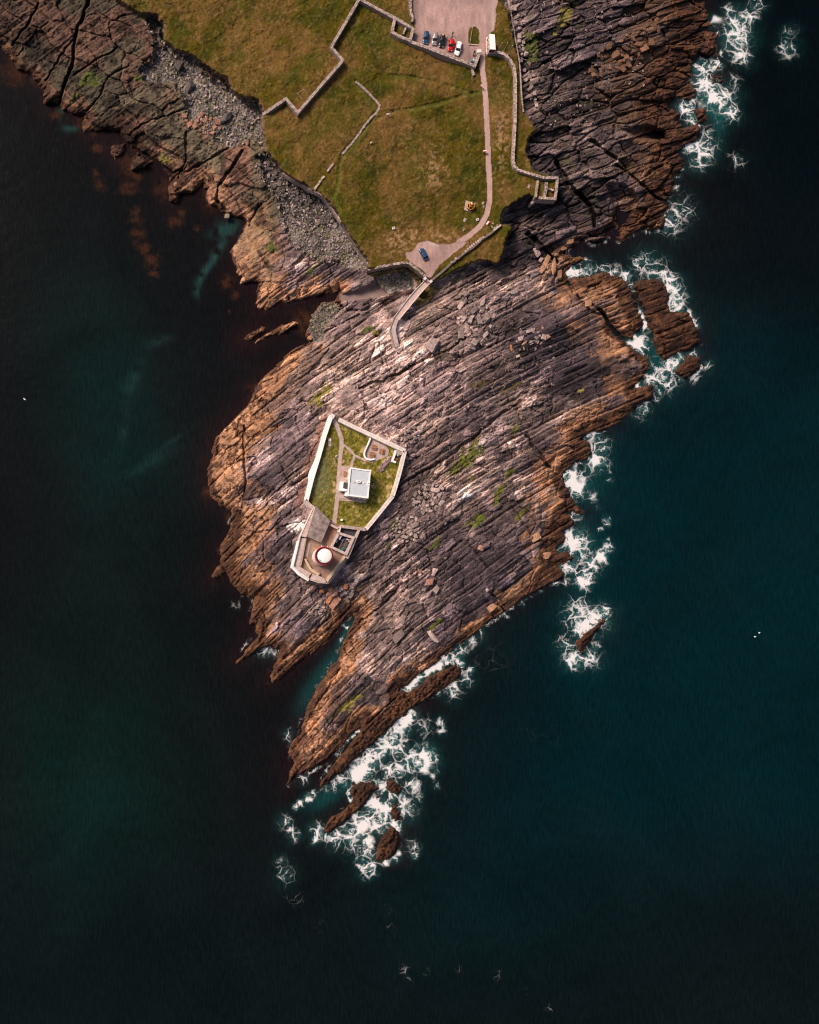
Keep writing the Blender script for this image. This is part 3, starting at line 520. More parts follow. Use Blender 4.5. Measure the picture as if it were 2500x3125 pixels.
# ------------------------------------------------------------------ sea
FOAM = [(2225,35,14,.6),(2254,75,28,.9),(2248,116,28,.95),(2259,168,24,.7),(2178,64,12,.7),(2190,104,5,.8),(2204,162,5,.8),(2178,195,16,.8),(2143,214,22,.9),(2149,249,25,.9),(2172,290,28,1),(2207,301,28,.8),(2219,342,25,.7),
(2091,336,20,.75),(2114,359,22,.7),(2109,446,18,.9),(2149,458,30,.7),(2132,493,20,.7),(2080,638,30,.55),(2045,678,28,.65),(2010,684,15,.6),(2416,99,15,.6),(2404,145,22,.45),(2248,493,20,.3),(2306,12,20,.4),(2288,52,18,.7),(2120,385,14,.7),(2110,315,12,.6),(2240,250,18,.5),(2160,410,18,.5),(2170,440,12,.6),(2063,540,10,.5),(2068,575,8,.5),(2080,510,8,.7),
(1745,827,16,1),(1762,830,12,.95),(1794,827,18,.8),(1834,822,18,.6),(1870,830,18,.55),(1908,842,12,.8),(1977,818,35,.62),(1945,805,15,.6),(2016,837,20,.62),(2050,850,14,.8),(2055,877,20,.9),(2055,926,25,.85),(2016,891,20,.42),(2065,900,12,.8),(2110,980,15,.6),(2124,990,12,.5),(2105,960,10,.7),(1950,950,6,.9),(1957,968,7,1),(1966,985,8,1),(1972,995,12,.9),
(1937,1025,9,.8),(1925,1045,9,.9),(1947,1052,20,.9),(1960,1035,12,.8),(2055,1108,22,1),(2040,1122,16,1),(2075,1092,12,.95),(2016,1143,35,.66),(1990,1160,20,.6),(1947,1182,12,.95),(1930,1188,8,.9),(2041,1177,20,.6),(2011,1197,12,.7),(2005,1212,10,.6),(1957,1251,20,.65),(1970,1235,10,.7),(2115,1089,15,.6),(2154,1118,12,.45),(2120,1150,14,.5),(2080,1165,10,.4),
(1800,1328,12,.9),(1815,1332,16,.8),(1835,1362,20,.7),(1821,1409,22,.9),(1849,1418,12,.7),(1800,1400,10,.8),(1738,1464,25,.95),(1757,1488,25,.85),(1770,1455,22,.6),(1750,1425,12,.8),(1803,1515,12,.5),(1821,1548,8,.5),(1859,1469,8,.42),(1862,1440,7,.5),(1747,1566,15,.6),(1760,1580,10,.7),(1733,1631,22,.9),(1752,1659,30,.92),(1775,1687,25,.6),(1733,1724,22,.7),(1750,1740,12,.6),(1849,1594,9,.7),(1830,1620,6,.5),(1854,1673,12,.75),(1857,1650,6,.6),(1835,1701,15,.85),(1808,1724,18,.85),(1780,1775,20,.85),(1792,1752,18,.85),(1729,1775,10,.5),(1700,1782,6,.5),
(1770,1872,35,.75),(1784,1910,26,.97),(1765,1925,16,.9),(1817,1886,28,.85),(1845,1868,15,.8),(1733,1965,25,.6),(1752,2007,22,.95),(1745,2025,12,.8),(1798,2007,25,.6),(1815,1975,14,.6),(1850,1905,10,.6),
(1246,2090,14,1),(1262,2082,14,1),(1280,2068,14,1),(1300,2050,13,1),(1320,2040,11,.95),(1340,2030,10,.85),(1362,2016,10,.8),(1385,2003,12,.6),(1409,1984,15,.6),(1441,1955,18,.42),(1470,1930,14,.35),(1550,1880,6,.4),(1600,1845,5,.4),(1650,1805,5,.5),(1380,2101,22,.62),(1421,2077,18,.6),(1436,2045,9,.75),(1401,2018,12,.9),(1340,2120,10,.4),
(1246,2187,16,1),(1230,2203,18,1),(1214,2220,24,.97),(1198,2245,26,.95),(1178,2272,26,.85),(1153,2300,26,.8),(1130,2325,28,.85),(1112,2345,26,.95),(1088,2362,26,.95),(1043,2380,20,.7),(1015,2400,12,.7),(995,2412,8,.6),(938,2438,9,.9),(920,2448,8,.85),(905,2462,7,.8),(955,2425,8,.6),
(1222,2292,30,.62),(1267,2317,30,.7),(1303,2308,20,.92),(1299,2333,18,.92),(1280,2330,18,.85),(1245,2340,18,.85),(1220,2347,18,.8),(1190,2350,20,.7),(1287,2219,25,.5),(1348,2203,10,.62),(1355,2220,5,.8),(1352,2235,9,.6),(1225,2260,20,.6),(1165,2394,12,.95),(1172,2412,9,.95),(1259,2398,20,.65),(1275,2430,12,.6),(1242,2467,22,.72),(1235,2440,14,.7),
(1149,2459,22,1),(1135,2448,12,1),(1173,2474,20,1),(1165,2495,22,.9),(1153,2513,28,.8),(1125,2500,18,.75),(1100,2515,28,.8),(1068,2544,30,.78),(1095,2545,20,.8),(1027,2556,25,.7),(975,2544,18,.8),(962,2562,10,.95),(975,2520,10,.6),(1005,2552,12,.8),(1054,2400,9,.9),(1065,2420,7,.9),(1073,2440,7,.95),(1084,2576,32,.5),(1120,2568,18,.7),(1125,2600,20,.72),(1121,2650,18,.85),(1140,2640,10,.8),(1100,2625,9,.75),(1095,2645,6,.7),(1206,2511,14,.95),(1215,2530,10,.9),(1202,2613,11,1),(1215,2600,8,.8),(1177,2633,8,.7),(1259,2584,16,.5),(1262,2610,8,.6),(1323,2365,9,.42),(1332,2398,8,.4),(1220,2425,8,.8),(1195,2430,12,.9),
(869,2507,16,.42),(901,2548,18,.5),(885,2530,12,.45),(861,2629,15,.36),(873,2670,20,.36),(900,2740,20,.28),(970,2830,16,.2),(1180,2780,14,.28),(1195,2830,10,.25),(1235,2960,12,.3),(1248,2990,8,.35),(1300,2965,10,.22),(1400,2958,12,.22),(1520,2975,14,.2),(1600,3020,12,.2),(1680,3080,10,.25),
(879,2243,12,.42),(922,2381,14,.5),(910,2370,8,.5),(809,1982,18,.45),(846,1992,14,.55),(830,1960,8,.4),(781,1810,10,.35),(725,1848,12,.28),(1055,1905,4,.95),(1063,1918,4,.95),(1038,1960,5,.8),(1090,2228,6,.85),(1075,2245,6,.8),(1060,2262,6,.75),(1040,2280,7,.6),(1022,2300,7,.5),(1350,2010,10,.7),(1500,2020,60,.12),(1650,2250,90,.08)]
SS = 5.0
sx = np.arange(-60, 2560.1, SS, dtype=np.float32); sy = np.arange(-60, 3190.1, SS, dtype=np.float32)
SX, SY = np.meshgrid(sx, sy)
fo = np.zeros(SX.shape, np.float32); halo = np.zeros(SX.shape, np.float32)
FWX = SX+16*(fbm(SX/34, SY/34, 206, 3)-.5)+9*(vn(SX/11, SY/11, 208)-.5); FWY = SY+16*(fbm(SX/34, SY/34, 207, 3)-.5)+9*(vn(SX/11, SY/11, 209)-.5)
for (x, y, r, a) in FOAM:
    a = .95*a+(.12 if a < .5 and r < 50 and y < 2680 else 0)
    m = (abs(SX-x) < r*3+40) & (abs(SY-y) < r*3+40)
    d2 = (FWX[m]-x)**2+(FWY[m]-y)**2
    fo[m] = np.maximum(fo[m], a*np.exp(-(d2/(2.3*r*r))))
    halo[m] = np.maximum(halo[m], np.clip(a-.35, 0, 1)*np.exp(-d2/(3.2*r*r)))
sSD = up(cSD, SX, SY)
fo = np.maximum(fo, .50*np.exp(-((sSD+5)/7)**2)*sst(1050, 1300, SX+.35*(SY-1500))*(SY > 650)*sst(.35, .65, fbm(SX/40, SY/40, 210, 3)))
fo = np.maximum(fo, .36*np.exp(-((sSD+6)/7)**2)*(SX < 1100)*(SY > 1500)*(SX > 560)*sst(.45, .7, fbm(SX/50, SY/50, 211, 3)))
inb = (SX < 2260) & (SY < 2660) & (SX > -150)
sSD = np.where(inb, sSD, -200)
def g2(x, y, a, b=None, r=0):
    b = b or a; c, s_ = math.cos(math.radians(r)), math.sin(math.radians(r)); dx = SX-x; dy = SY-y
    return np.exp(-(((dx*c+dy*s_)/a)**2+((-dx*s_+dy*c)/b)**2))
wc = np.zeros(SX.shape+(3,), np.float32)+c3(.0042, .0048, .0058)
def wmix(col, t): 
    global wc
    wc = mix(wc, np.zeros_like(wc)+c3(*col), np.clip(t, 0, 1))
nz = fbm(SX/130, SY/130, 201, 4)
wmix((.0009, .0115, .0150), sst(1350, 1950, SX+.25*(SY-1500))*sst(600, 1300, SY)*sst(3300, 2300, SY)*(.75+.5*nz))
wmix((.0009, .0032, .0050), sst(2050, 2400, SX)*sst(1300, 400, SY)*.9)  # water darkened towards the upper right, vignette painted into the sea colour
wmix((.0028, .0120, .0105), g2(280, 2450, 330, 620)*.95*(.6+.7*nz))
wmix((.0026, .0125, .0120), g2(330, 1250, 200, 400, -15)*.8*(.5+nz))
wmix((.0028, .0062, .0072), sst(2350, 3000, SY)*.85)
wmix((.0012, .0105, .0130), g2(1500, 2750, 420, 260)*.5)
shal = np.exp(np.minimum(sSD, 0)/38.0)
wmix((.020, .0075, .0085), shal*sst(1500, 1200, SX)*.55*(.4+nz))
wmix((.013, .0065, .0095), shal*sst(1300, 1600, SX)*.6*(.3+nz))
for (x, y, a, b, r, t) in [(690,700,44,24,-20,.85),(668,760,12,40,35,.8),(640,810,10,36,35,.75),(616,845,9,30,20,.7),(600,885,9,26,-5,.55),(190,345,11,30,-15,.75),(215,392,22,10,0,.75),(478,1043,40,14,-20,.28),(405,1160,20,60,25,.3),(450,1420,80,16,-30,.22),(520,1350,70,10,-35,.2),(380,1300,14,60,10,.2)]:
    wmix((.020, .062, .058), g2(x, y, a, b, r)*t*.8*sst(.2, .55, fbm(SX/22, SY/22, 203, 4)))
for (x, y, a, b, r, t) in [(1000,2040,26,95,38,.8),(1055,1930,9,45,28,1),(940,2130,60,26,-60,.45)]:
    wmix((.006, .048, .050), g2(x, y, a, b, r)*t)
wmix((.014, .105, .105), np.clip(halo*1.25, 0, 1)*(.35+.9*fbm(SX/26, SY/26, 204, 3))*.85)
wmix((.006, .050, .052), g2(2170,325,34,34)+g2(2195,375,20,50)*.8+g2(1000,2430,70,28,-35)*.7+g2(2000,1090,26,60,0)*.8+g2(1800,1480,60,60)*.3)
kel = np.zeros(SX.shape, np.float32)
for (x, y, a) in [(305,562,26),(290,530,16),(394,577,38),(414,660,34),(419,720,36),(440,760,30),(463,795,38),(470,835,24),(537,675,32),(555,650,24),(400,500,50),(420,530,40),(300,450,26),(645,625,30),(640,590,26),(500,575,40),(605,700,16),(150,260,40),(120,240,40),(40,220,60),(170,350,26),(250,370,30),(280,400,30),(700,950,9),(860,1160,30),(930,980,60),(780,1190,30),(690,860,30),(720,900,20),(640,1500,30),(700,1580,20)]:
    kel = np.maximum(kel, g2(x, y, a)*.95)
WV = np.stack([(SX-1250)*S, -(SY-1562.5)*S, .10*(fbm(SX/30, SY/12, 205, 3)-.5)], -1).reshape(-1, 3)
WV[:, 2] = (WV[:, 2])
sny, snx = SX.shape; si = np.arange(sny*snx).reshape(sny, snx)
SQ = np.stack([si[1:, :-1], si[1:, 1:], si[:-1, 1:], si[:-1, :-1]], -1).reshape(-1, 4)
# outer ring of the same sheet out to the horizon
x0, x1, y0, y1 = WV[:, 0].min(), WV[:, 0].max(), WV[:, 1].min(), WV[:, 1].max(); R = 5000
base = len(WV); ring = np.array([(x0, y1, 0), (x1, y1, 0), (x1, y0, 0), (x0, y0, 0), (-R, R, 0), (R, R, 0), (R, -R, 0), (-R, -R, 0)], np.float32)
WV = np.concatenate([WV, ring]); rq = np.array([[base+4, base, base+1, base+5], [base+5, base+1, base+2, base+6], [base+6, base+2, base+3, base+7], [base+7, base+3, base, base+4]])
SQ = np.concatenate([SQ, rq])
wcol = np.concatenate([wc.reshape(-1, 3), np.tile(c3(.0025, .008, .010), (8, 1))])
aux = np.concatenate([np.stack([fo, kel, sst(-30, 10, sSD)], -1).reshape(-1, 3), np.zeros((8, 3), np.float32)])
m, nt, b = newmat('sea_water')
N = nt.nodes.new; Lk = nt.links.new
tc = N('ShaderNodeTexCoord')
at = N('ShaderNodeAttribute'); at.attribute_name = 'Col'; ax = N('ShaderNodeAttribute'); ax.attribute_name = 'Aux'
sep = N('ShaderNodeSeparateColor'); Lk(ax.outputs['Color'], sep.inputs[0])
def math_(op, a, b_=None, clamp=False):
    n = N('ShaderNodeMath'); n.operation = op; n.use_clamp = clamp
    for i, v in enumerate((a, b_)):
        if v is None: continue
        if isinstance(v, (int, float)): n.inputs[i].default_value = v
        else: Lk(v, n.inputs[i])
    return n.outputs[0]
def noise(scale, detail=4, rough=.6, vec=None, dist=0.):
    n = N('ShaderNodeTexNoise'); n.inputs['Scale'].default_value = scale; n.inputs['Detail'].default_value = detail; n.inputs['Roughness'].default_value = rough; n.inputs['Distortion'].default_value = dist
    Lk(vec or tc.outputs['Object'], n.inputs['Vector']); return n
def mrange(v, a, b_, c=0., d=1., st=True):
    n = N('ShaderNodeMapRange'); n.interpolation_type = 'SMOOTHSTEP' if st else 'LINEAR'
    n.inputs[1].default_value = a; n.inputs[2].default_value = b_; n.inputs[3].default_value = c; n.inputs[4].default_value = d; Lk(v, n.inputs[0]); return n.outputs[0]
# warped coordinates
wn1 = noise(.22, 3); va = N('ShaderNodeVectorMath'); va.operation = 'MULTIPLY_ADD'; Lk(wn1.outputs['Color'], va.inputs[0]); va.inputs[1].default_value = (5, 5, 0); Lk(tc.outputs['Object'], va.inputs[2])
def ridged(scale, det, rg):
    n = noise(scale, det, rg, va.outputs[0]); a = math_('SUBTRACT', n.outputs[0], .5); a = math_('ABSOLUTE', a); return math_('MULTIPLY', a, 5.2)
r1 = ridged(.24, 5, .62); r2 = ridged(.6, 4, .6)
def vor(scale):
    n = N('ShaderNodeTexVoronoi'); n.feature = 'DISTANCE_TO_EDGE'; n.inputs['Scale'].default_value = scale; Lk(va2.outputs[0], n.inputs['Vector']); return n.outputs['Distance']
wn2 = noise(.6, 4, .7); va2 = N('ShaderNodeVectorMath'); va2.operation = 'MULTIPLY_ADD'; Lk(wn2.outputs['Color'], va2.inputs[0]); va2.inputs[1].default_value = (2.2, 2.2, 0); Lk(va.outputs[0], va2.inputs[2])
rr = math_('MINIMUM', math_('ADD', math_('MULTIPLY', r1, 1.25), .06), math_('ADD', math_('MULTIPLY', r2, 1.3), .26))
rr = math_('MINIMUM', rr, math_('MULTIPLY', vor(.20), 2.9)); rr = math_('MINIMUM', rr, math_('ADD', math_('MULTIPLY', vor(.5), 3.2), .20))
rr = math_('ADD', rr, .03)
den = sep.outputs[0]
big = noise(.16, 3, .6)
den2 = math_('MULTIPLY', den, mrange(big.outputs[0], .34, .62, .62, 1.12, False))
ff = math_('SUBTRACT', math_('ADD', math_('MULTIPLY', math_('POWER', den2, 1.9), .58), mrange(den2, .80, 1.02, 0, .55)), rr)
foam = mrange(ff, -.15, .15)
foam = math_('MULTIPLY', foam, mrange(den2, .04, .42, 0., 1.))
# soft milky under-foam
und = math_('MULTIPLY', mrange(den2, .18, .90, 0, .62), mrange(noise(.5, 4, .65).outputs[0], .35, .7))
kn = noise(.35, 5, .7); km = math_('MULTIPLY', mrange(math_('ADD', kn.outputs[0], math_('MULTIPLY', sep.outputs[1], .32)), .58, .90), math_('MULTIPLY', sep.outputs[1], .75))
mx1 = N('ShaderNodeMix'); mx1.data_type = 'RGBA'; Lk(km, mx1.inputs['Factor']); Lk(at.outputs['Color'], mx1.inputs['A']); mx1.inputs['B'].default_value = (.055, .022, .011, 1)
# faint wind streaks
mp = N('ShaderNodeMapping'); mp.inputs['Rotation'].default_value = (0, 0, math.radians(28)); mp.inputs['Scale'].default_value = (1.6, .28, 1); Lk(tc.outputs['Object'], mp.inputs[0])
sn = noise(.9, 5, .75, mp.outputs[0]); sw_ = noise(.022, 5, .6, None, .8); sf_ = math_('MULTIPLY', mrange(sn.outputs[0], .35, .7, .70, 1.5, False), mrange(sw_.outputs[0], .3, .7, .72, 1.12, False))
sv = N('ShaderNodeVectorMath'); sv.operation = 'SCALE'; Lk(mx1.outputs['Result'], sv.inputs[0]); Lk(sf_, sv.inputs['Scale'])
mx2 = N('ShaderNodeMix'); mx2.data_type = 'RGBA'; Lk(und, mx2.inputs['Factor']); Lk(sv.outputs[0], mx2.inputs['A']); mx2.inputs['B'].default_value = (.16, .34, .34, 1)
mx3 = N('ShaderNodeMix'); mx3.data_type = 'RGBA'; Lk(foam, mx3.inputs['Factor']); spk_ = math_('MULTIPLY', mrange(noise(1.1, 3, .75).outputs[0], .735, .80), mrange(noise(.03, 2, .5).outputs[0], .50, .66, 0, .35))
foam = math_('MAXIMUM', math_('MULTIPLY', foam, .92), spk_); mx3.inputs['Factor'].default_value = 0; Lk(foam, mx3.inputs['Factor'])
Lk(mx2.outputs['Result'], mx3.inputs['A']); mx3.inputs['B'].default_value = (.72, .69, .70, 1)
Lk(mx3.outputs['Result'], b.inputs['Base Color'])
Lk(mrange(foam, 0, 1, .14, .8), b.inputs['Roughness']); b.inputs['IOR'].default_value = 1.33; b.inputs['Specular IOR Level'].default_value = .08
bp = N('ShaderNodeBump'); bp.inputs['Distance'].default_value = .14; bp.inputs['Strength'].default_value = .4
bh = math_('ADD', sn.outputs[0], math_('MULTIPLY', noise(2.2, 4, .6).outputs[0], .5)); bh = math_('ADD', bh, math_('MULTIPLY', foam, .4)); Lk(bh, bp.inputs['Height']); Lk(bp.outputs[0], b.inputs['Normal'])
sea = npmesh('sea', WV, SQ, m, {'Col': wcol, 'Aux': aux}, smooth=True); tag(sea, kind='structure')
#@@OBJECTS
# ------------------------------------------------------------------ mesh builder
random.seed(7)
class MB:
    def __init__(s): s.v = []; s.f = []; s.mi = []
    def add(s, vs, fs, mi=0):
        b = len(s.v); s.v += [tuple(v) for v in vs]; s.f += [tuple(b+i for i in f) for f in fs]; s.mi += [mi]*len(fs)
    def box(s, c, d, rz=0., mi=0, tilt=None, taper=1.):
        hx, hy, hz = d[0]/2, d[1]/2, d[2]/2; m = Matrix.Rotation(rz, 3, 'Z')
        if tilt is not None: m = m @ tilt
        vs = []
        for z in (-1, 1):
            t = taper if z > 0 else 1
            for x, y in ((-1, -1), (1, -1), (1, 1), (-1, 1)): vs.append(m @ Vector((x*hx*t, y*hy*t, z*hz))+Vector(c))
        s.add(vs, [(0, 3, 2, 1), (4, 5, 6, 7), (0, 1, 5, 4), (1, 2, 6, 5), (2, 3, 7, 6), (3, 0, 4, 7)], mi)
    def prism(s, pts, z0, z1, mi=0, mtop=None):
        """pts CCW list of (x,y) or (x,y,ztop)"""
        n = len(pts); A = sum(pts[i][0]*pts[(i+1) % n][1]-pts[(i+1) % n][0]*pts[i][1] for i in range(n))
        if A < 0: pts = pts[::-1]
        vs = [(p[0], p[1], z0) for p in pts]+[(p[0], p[1], p[2] if len(p) > 2 else z1) for p in pts]
        s.add(vs, [tuple(range(n))[::-1]]+[(i, (i+1) % n, n+(i+1) % n, n+i) for i in range(n)], mi)
        s.add(vs[n:], [tuple(range(n))], mi if mtop is None else mtop)
    def tube(s, a, b, r, n=8, mi=0, r2=None):
        a = Vector(a); b = Vector(b); d = (b-a).normalized(); u = d.orthogonal().normalized(); w = d.cross(u); r2 = r if r2 is None else r2
        vs = [a+(u*math.cos(t)+w*math.sin(t))*r for t in [2*math.pi*i/n for i in range(n)]]+[b+(u*math.cos(t)+w*math.sin(t))*r2 for t in [2*math.pi*i/n for i in range(n)]]
        s.add(vs, [tuple(range(n))[::-1], tuple(range(n, 2*n))]+[(i, (i+1) % n, n+(i+1) % n, n+i) for i in range(n)], mi)
    def lathe(s, c, prof, n=40, mi=0):
        vs = []
        for r, z in prof: vs += [(c[0]+r*math.cos(2*math.pi*i/n), c[1]+r*math.sin(2*math.pi*i/n), c[2]+z) for i in range(n)]
        fs = [(k*n+i, k*n+(i+1) % n, (k+1)*n+(i+1) % n, (k+1)*n+i) for k in range(len(prof)-1) for i in range(n)]
        s.add(vs, fs, mi)
        if prof[-1][0] > 1e-3: s.add([vs[(len(prof)-1)*n+i] for i in range(n)], [tuple(range(n))], mi)
        if prof[0][0] > 1e-3: s.add([vs[i] for i in range(n)], [tuple(range(n))[::-1]], mi)
    def torus(s, c, R, r, n=40, k=8, mi=0, axis=None):
        m = Matrix.Identity(3) if axis is None else axis
        vs = []
        for i in range(n):
            a = 2*math.pi*i/n
            for j in range(k):
                b = 2*math.pi*j/k; vs.append(Vector(c)+m @ Vector(((R+r*math.cos(b))*math.cos(a), (R+r*math.cos(b))*math.sin(a), r*math.sin(b))))
        s.add(vs, [(i*k+j, ((i+1) % n)*k+j, ((i+1) % n)*k+(j+1) % k, i*k+(j+1) % k) for i in range(n) for j in range(k)], mi)
    def build(s, name, mats, parent=None, smooth=False, off=None, bevel=0):
        me = bpy.data.meshes.new(name)
        o0 = Vector((0,0,0)) if off is None or off == 'local' else Vector(off); q_ = parent
        if off is None:
            while q_ is not None: o0 = o0+q_.location; q_ = q_.parent
        v = [(p[0]-o0[0], p[1]-o0[1], p[2]-o0[2]) for p in s.v] if off != 'local' else s.v
        me.from_pydata(v, [], s.f)
        for mt in (mats if isinstance(mats, (list, tuple)) else [mats]): me.materials.append(M[mt] if isinstance(mt, str) else mt)
        me.polygons.foreach_set('material_index', s.mi)
        if smooth: me.polygons.foreach_set('use_smooth', [True]*len(me.polygons))
        me.update()
        o = bpy.data.objects.new(name, me); COL.objects.link(o)
        if parent is not None: o.parent = parent
        elif off is not None and off != 'local': o.location = o0
        return o
def empty(name, loc, label, cat, group=None, rz=0):
    o = bpy.data.objects.new(name, None); COL.objects.link(o); o.location = loc; o.rotation_euler = (0, 0, rz); o.empty_display_size = .3
    return tag(o, label, cat, group)
def mpp(z): return S*(HC-z)/HC
def resamp(pts, step):
    out = []
    for i in range(len(pts)-1):
        a, b = pts[i], pts[i+1]; L = math.hypot(b[0]-a[0], b[1]-a[1]); n = max(1, int(L/step))
        for k in range(n): out.append((a[0]+(b[0]-a[0])*k/n, a[1]+(b[1]-a[1])*k/n))
    out.append(pts[-1]); return out
def offs(pts, closed=False):
    """unit miter normals for a polyline in world xy"""
    n = len(pts); res = []
    for i in range(n):
        p = pts[i-1] if (i > 0 or closed) else None; q = pts[(i+1) % n] if (i < n-1 or closed) else None
        d1 = Vector((pts[i][0]-p[0], pts[i][1]-p[1])).normalized() if p else None
        d2 = Vector((q[0]-pts[i][0], q[1]-pts[i][1])).normalized() if q else None
        if d1 is None: d1 = d2
        if d2 is None: d2 = d1
        n1 = Vector((-d1.y, d1.x)); n2 = Vector((-d2.y, d2.x)); m = (n1+n2)
        m = m.normalized() if m.length > 1e-5 else n1
        res.append(m/max(.45, m.dot(n1)))
    return res
def wall(name, label, pts, thick, h, body='wallstone', cope='coping', cat='stone wall', closed=False, stones=True, jit=.05, zt=None, group=None, dig=1.2, stuffname='coping_stones', smoothz=True):
    """free standing wall traced along its top (photo pixels); courses of separate coping stones on a solid body"""
    if closed: pts = list(pts)+[pts[0]]
    rp = resamp(pts, 9 if stones else 22)
    zs = [zg(a, b) for a, b in rp]
    if smoothz:
        for _ in range(3): zs = [(zs[max(0, i-1)]+zs[i]+zs[min(len(zs)-1, i+1)])/3 for i in range(len(zs))]
    tz = [(zt if zt is not None else z+h) for z in zs]
    wp = [P(a, b, t) for (a, b), t in zip(rp, tz)]
    of = offs([(p[0], p[1]) for p in wp]); t2 = thick/2
    if closed:
        of[0] = of[-1] = (of[0]+of[-1]).normalized()/max(.5, (of[0]+of[-1]).normalized().dot(of[0].normalized()))
    base = wp[len(wp)//2]; root = empty(name, (base[0], base[1], zs[len(wp)//2]), label, cat, group)
    mb = MB(); rnd = random.Random(len(pts)*7+int(pts[0][0]))
    ch = .14 if stones else 0
    for i in range(len(wp)-1):
        if wp[i] == wp[i+1]: continue
        a, b = wp[i], wp[i+1]; na, nb = of[i]*t2, of[i+1]*t2; z0 = min(zs[i], zs[i+1])-dig
        q = [(a[0]+na.x, a[1]+na.y), (a[0]-na.x, a[1]-na.y), (b[0]-nb.x, b[1]-nb.y), (b[0]+nb.x, b[1]+nb.y)]
        ta, tb = tz[i]-ch, tz[i+1]-ch
        vs = [(q[0][0], q[0][1], z0), (q[1][0], q[1][1], z0), (q[2][0], q[2][1], z0), (q[3][0], q[3][1], z0), (q[0][0], q[0][1], ta), (q[1][0], q[1][1], ta), (q[2][0], q[2][1], tb), (q[3][0], q[3][1], tb)]
        fs = [(4, 5, 6, 7), (1, 2, 6, 5), (3, 0, 4, 7)]
        if i == 0: fs.append((0, 1, 5, 4))
        if i == len(wp)-2: fs.append((2, 3, 7, 6))
        mb.add(vs, fs)
    mb.build('wall_body', body, root)
    if stones:
        cb = MB(); cnt = 0
        for i in range(len(wp)-1):
            a, b = Vector(wp[i]), Vector(wp[i+1]); L = (b-a).length
            if L < .05: continue
            k = max(1, round(L/.62)); ang = math.atan2(b.y-a.y, b.x-a.x)
            for j in range(k):
                c = a.lerp(b, (j+.5)/k); w = L/k
                for side in ((-1, 1) if thick > .75 else (0,)):
                    dd = t2*.5*side; tw = thick/(2 if side else 1)
                    cb.box((c.x-math.sin(ang)*dd+rnd.uniform(-jit, jit), c.y+math.cos(ang)*dd+rnd.uniform(-jit, jit), c.z-.07+rnd.uniform(-jit, jit*.8)), (w*rnd.uniform(.82, .95), tw*rnd.uniform(.85, 1.06), .17+rnd.uniform(0, .06)), ang+rnd.uniform(-.05, .05), mi=rnd.choice((0, 0, 1)))
        o = cb.build(stuffname, [cope, body], root); tag(o, kind='stuff')
    return root
# ------------------------------------------------------------------ field walls of the mainland
wall('stone_wall', 'long zigzag stone wall from the western cliff edge up across the grass field', [(803,349),(873,300),(909,343),(1047,183),(1011,143),(1096,-2)], .95, 1.75)
wall('stone_wall', 'straight stone wall running from the top bend down to the roofless stone pen', [(1098,-3),(1110,3),(1160,30),(1203,54)], .95, 1.75)
wall('stone_wall', 'tall stone wall closing the foot of the gravel car park behind the five cars', [(1250,126),(1300,143),(1350,163),(1400,182),(1449,201),(1465,158)], 1.0, 1.75)
wall('stone_wall', 'curved stone wall running from the red kiosk down the east side of the lane to the ruin', [(1490,158),(1522,159),(1540,165),(1558,182),(1570,203),(1574,232),(1574,300),(1573,365),(1569,440),(1567,490),(1572,508),(1583,519),(1610,527),(1647,538),(1661,542)], .85, 1.5)
wall('stone_wall', 'broken stone wall beside the top left edge of the gravel car park', [(1252,-20),(1253,20),(1256,46),(1261,52),(1259,66)], .8, 1.0, body='walldark')
wall('boundary_wall', 'low pale kerb wall along the boulders east of the grass strip', [(1549,-20),(1553,5),(1563,60),(1574,125),(1584,180),(1588,220),(1592,290),(1598,342)], .45, .55, cope='coping')
wall('stone_wall', 'low mossy stone wall stub beside the lane below the car park corner', [(1441,206),(1443,218),(1447,229)], .8, .7)
# roofless pen beside the car park
wall('ruined_pen', 'small roofless stone enclosure against the wall left of the parked blue car', [(1206,54),(1261,87),(1252,123),(1222,112),(1197,97)], .95, 1.9, closed=True, cat='ruin')
wall('stone_partition', 'short stone partition inside the small roofless enclosure near the car park', [(1238,84),(1231,104)], .6, 1.0, cat='ruin')
# ruin by the eastern rocks
wall('ruined_cottage', 'roofless stone ruin with one open side at the eastern end of the curved wall', [(1665,542),(1702,543),(1699,575),(1695,607),(1644,603),(1632,610),(1621,621)], .85, 1.7, cat='ruin')
wall('stone_partition', 'thin free standing partition at the west side of the eastern ruin', [(1642,550),(1640,570),(1636,602)], .6, 1.2, cat='ruin')
wall('stone_partition', 'crumbled inner wall in the middle of the eastern ruin', [(1668,556),(1667,578),(1662,601)], .9, 1.1, body='walldark', cat='ruin')
wall('stone_partition', 'short cross wall between the inner wall and outer wall of the eastern ruin', [(1670,574),(1690,580)], .6, .9, body='walldark', cat='ruin')
# cliff-top walls
wall('cliff_wall', 'thin stone wall following the western cliff top above the dark boulders', [(864,527),(900,550),(935,571),(958,580),(985,597),(1016,638),(1043,675)], .65, .8)
wall('cliff_bank', 'low earthen wall along the cliff top above the grey shingle beach', [(1044,676),(1062,715),(1088,752),(1105,782),(1126,815)], .5, .35, body='walldark', cope='walldark')
wall('stone_wall', 'dark stone wall on the cliff top between the shingle beach and the turning area', [(1121,823),(1160,814),(1200,806),(1240,800),(1247,802)], .8, 1.1, body='walldark')
wall('stone_wall', 'dark stone wall slanting down beside the turning area to the footbridge', [(1248,802),(1270,819),(1286,833),(1301,845)], .8, 1.0, body='walldark')
wall('inner_field_wall', 'tumbled dry stone wall making a bend in the middle of the field', [(1086,248),(1106,266),(1126,284),(1145,304),(1160,321),(1152,342),(1136,355),(1110,386),(1095,410),(1073,438),(1058,455),(1045,470)], .7, .45, cope='coping', jit=.14)
wall('inner_field_wall', 'short remnant of dry stone wall between the two gaps lower left', [(1019,498),(1010,509),(999,523)], .7, .5, jit=.12)
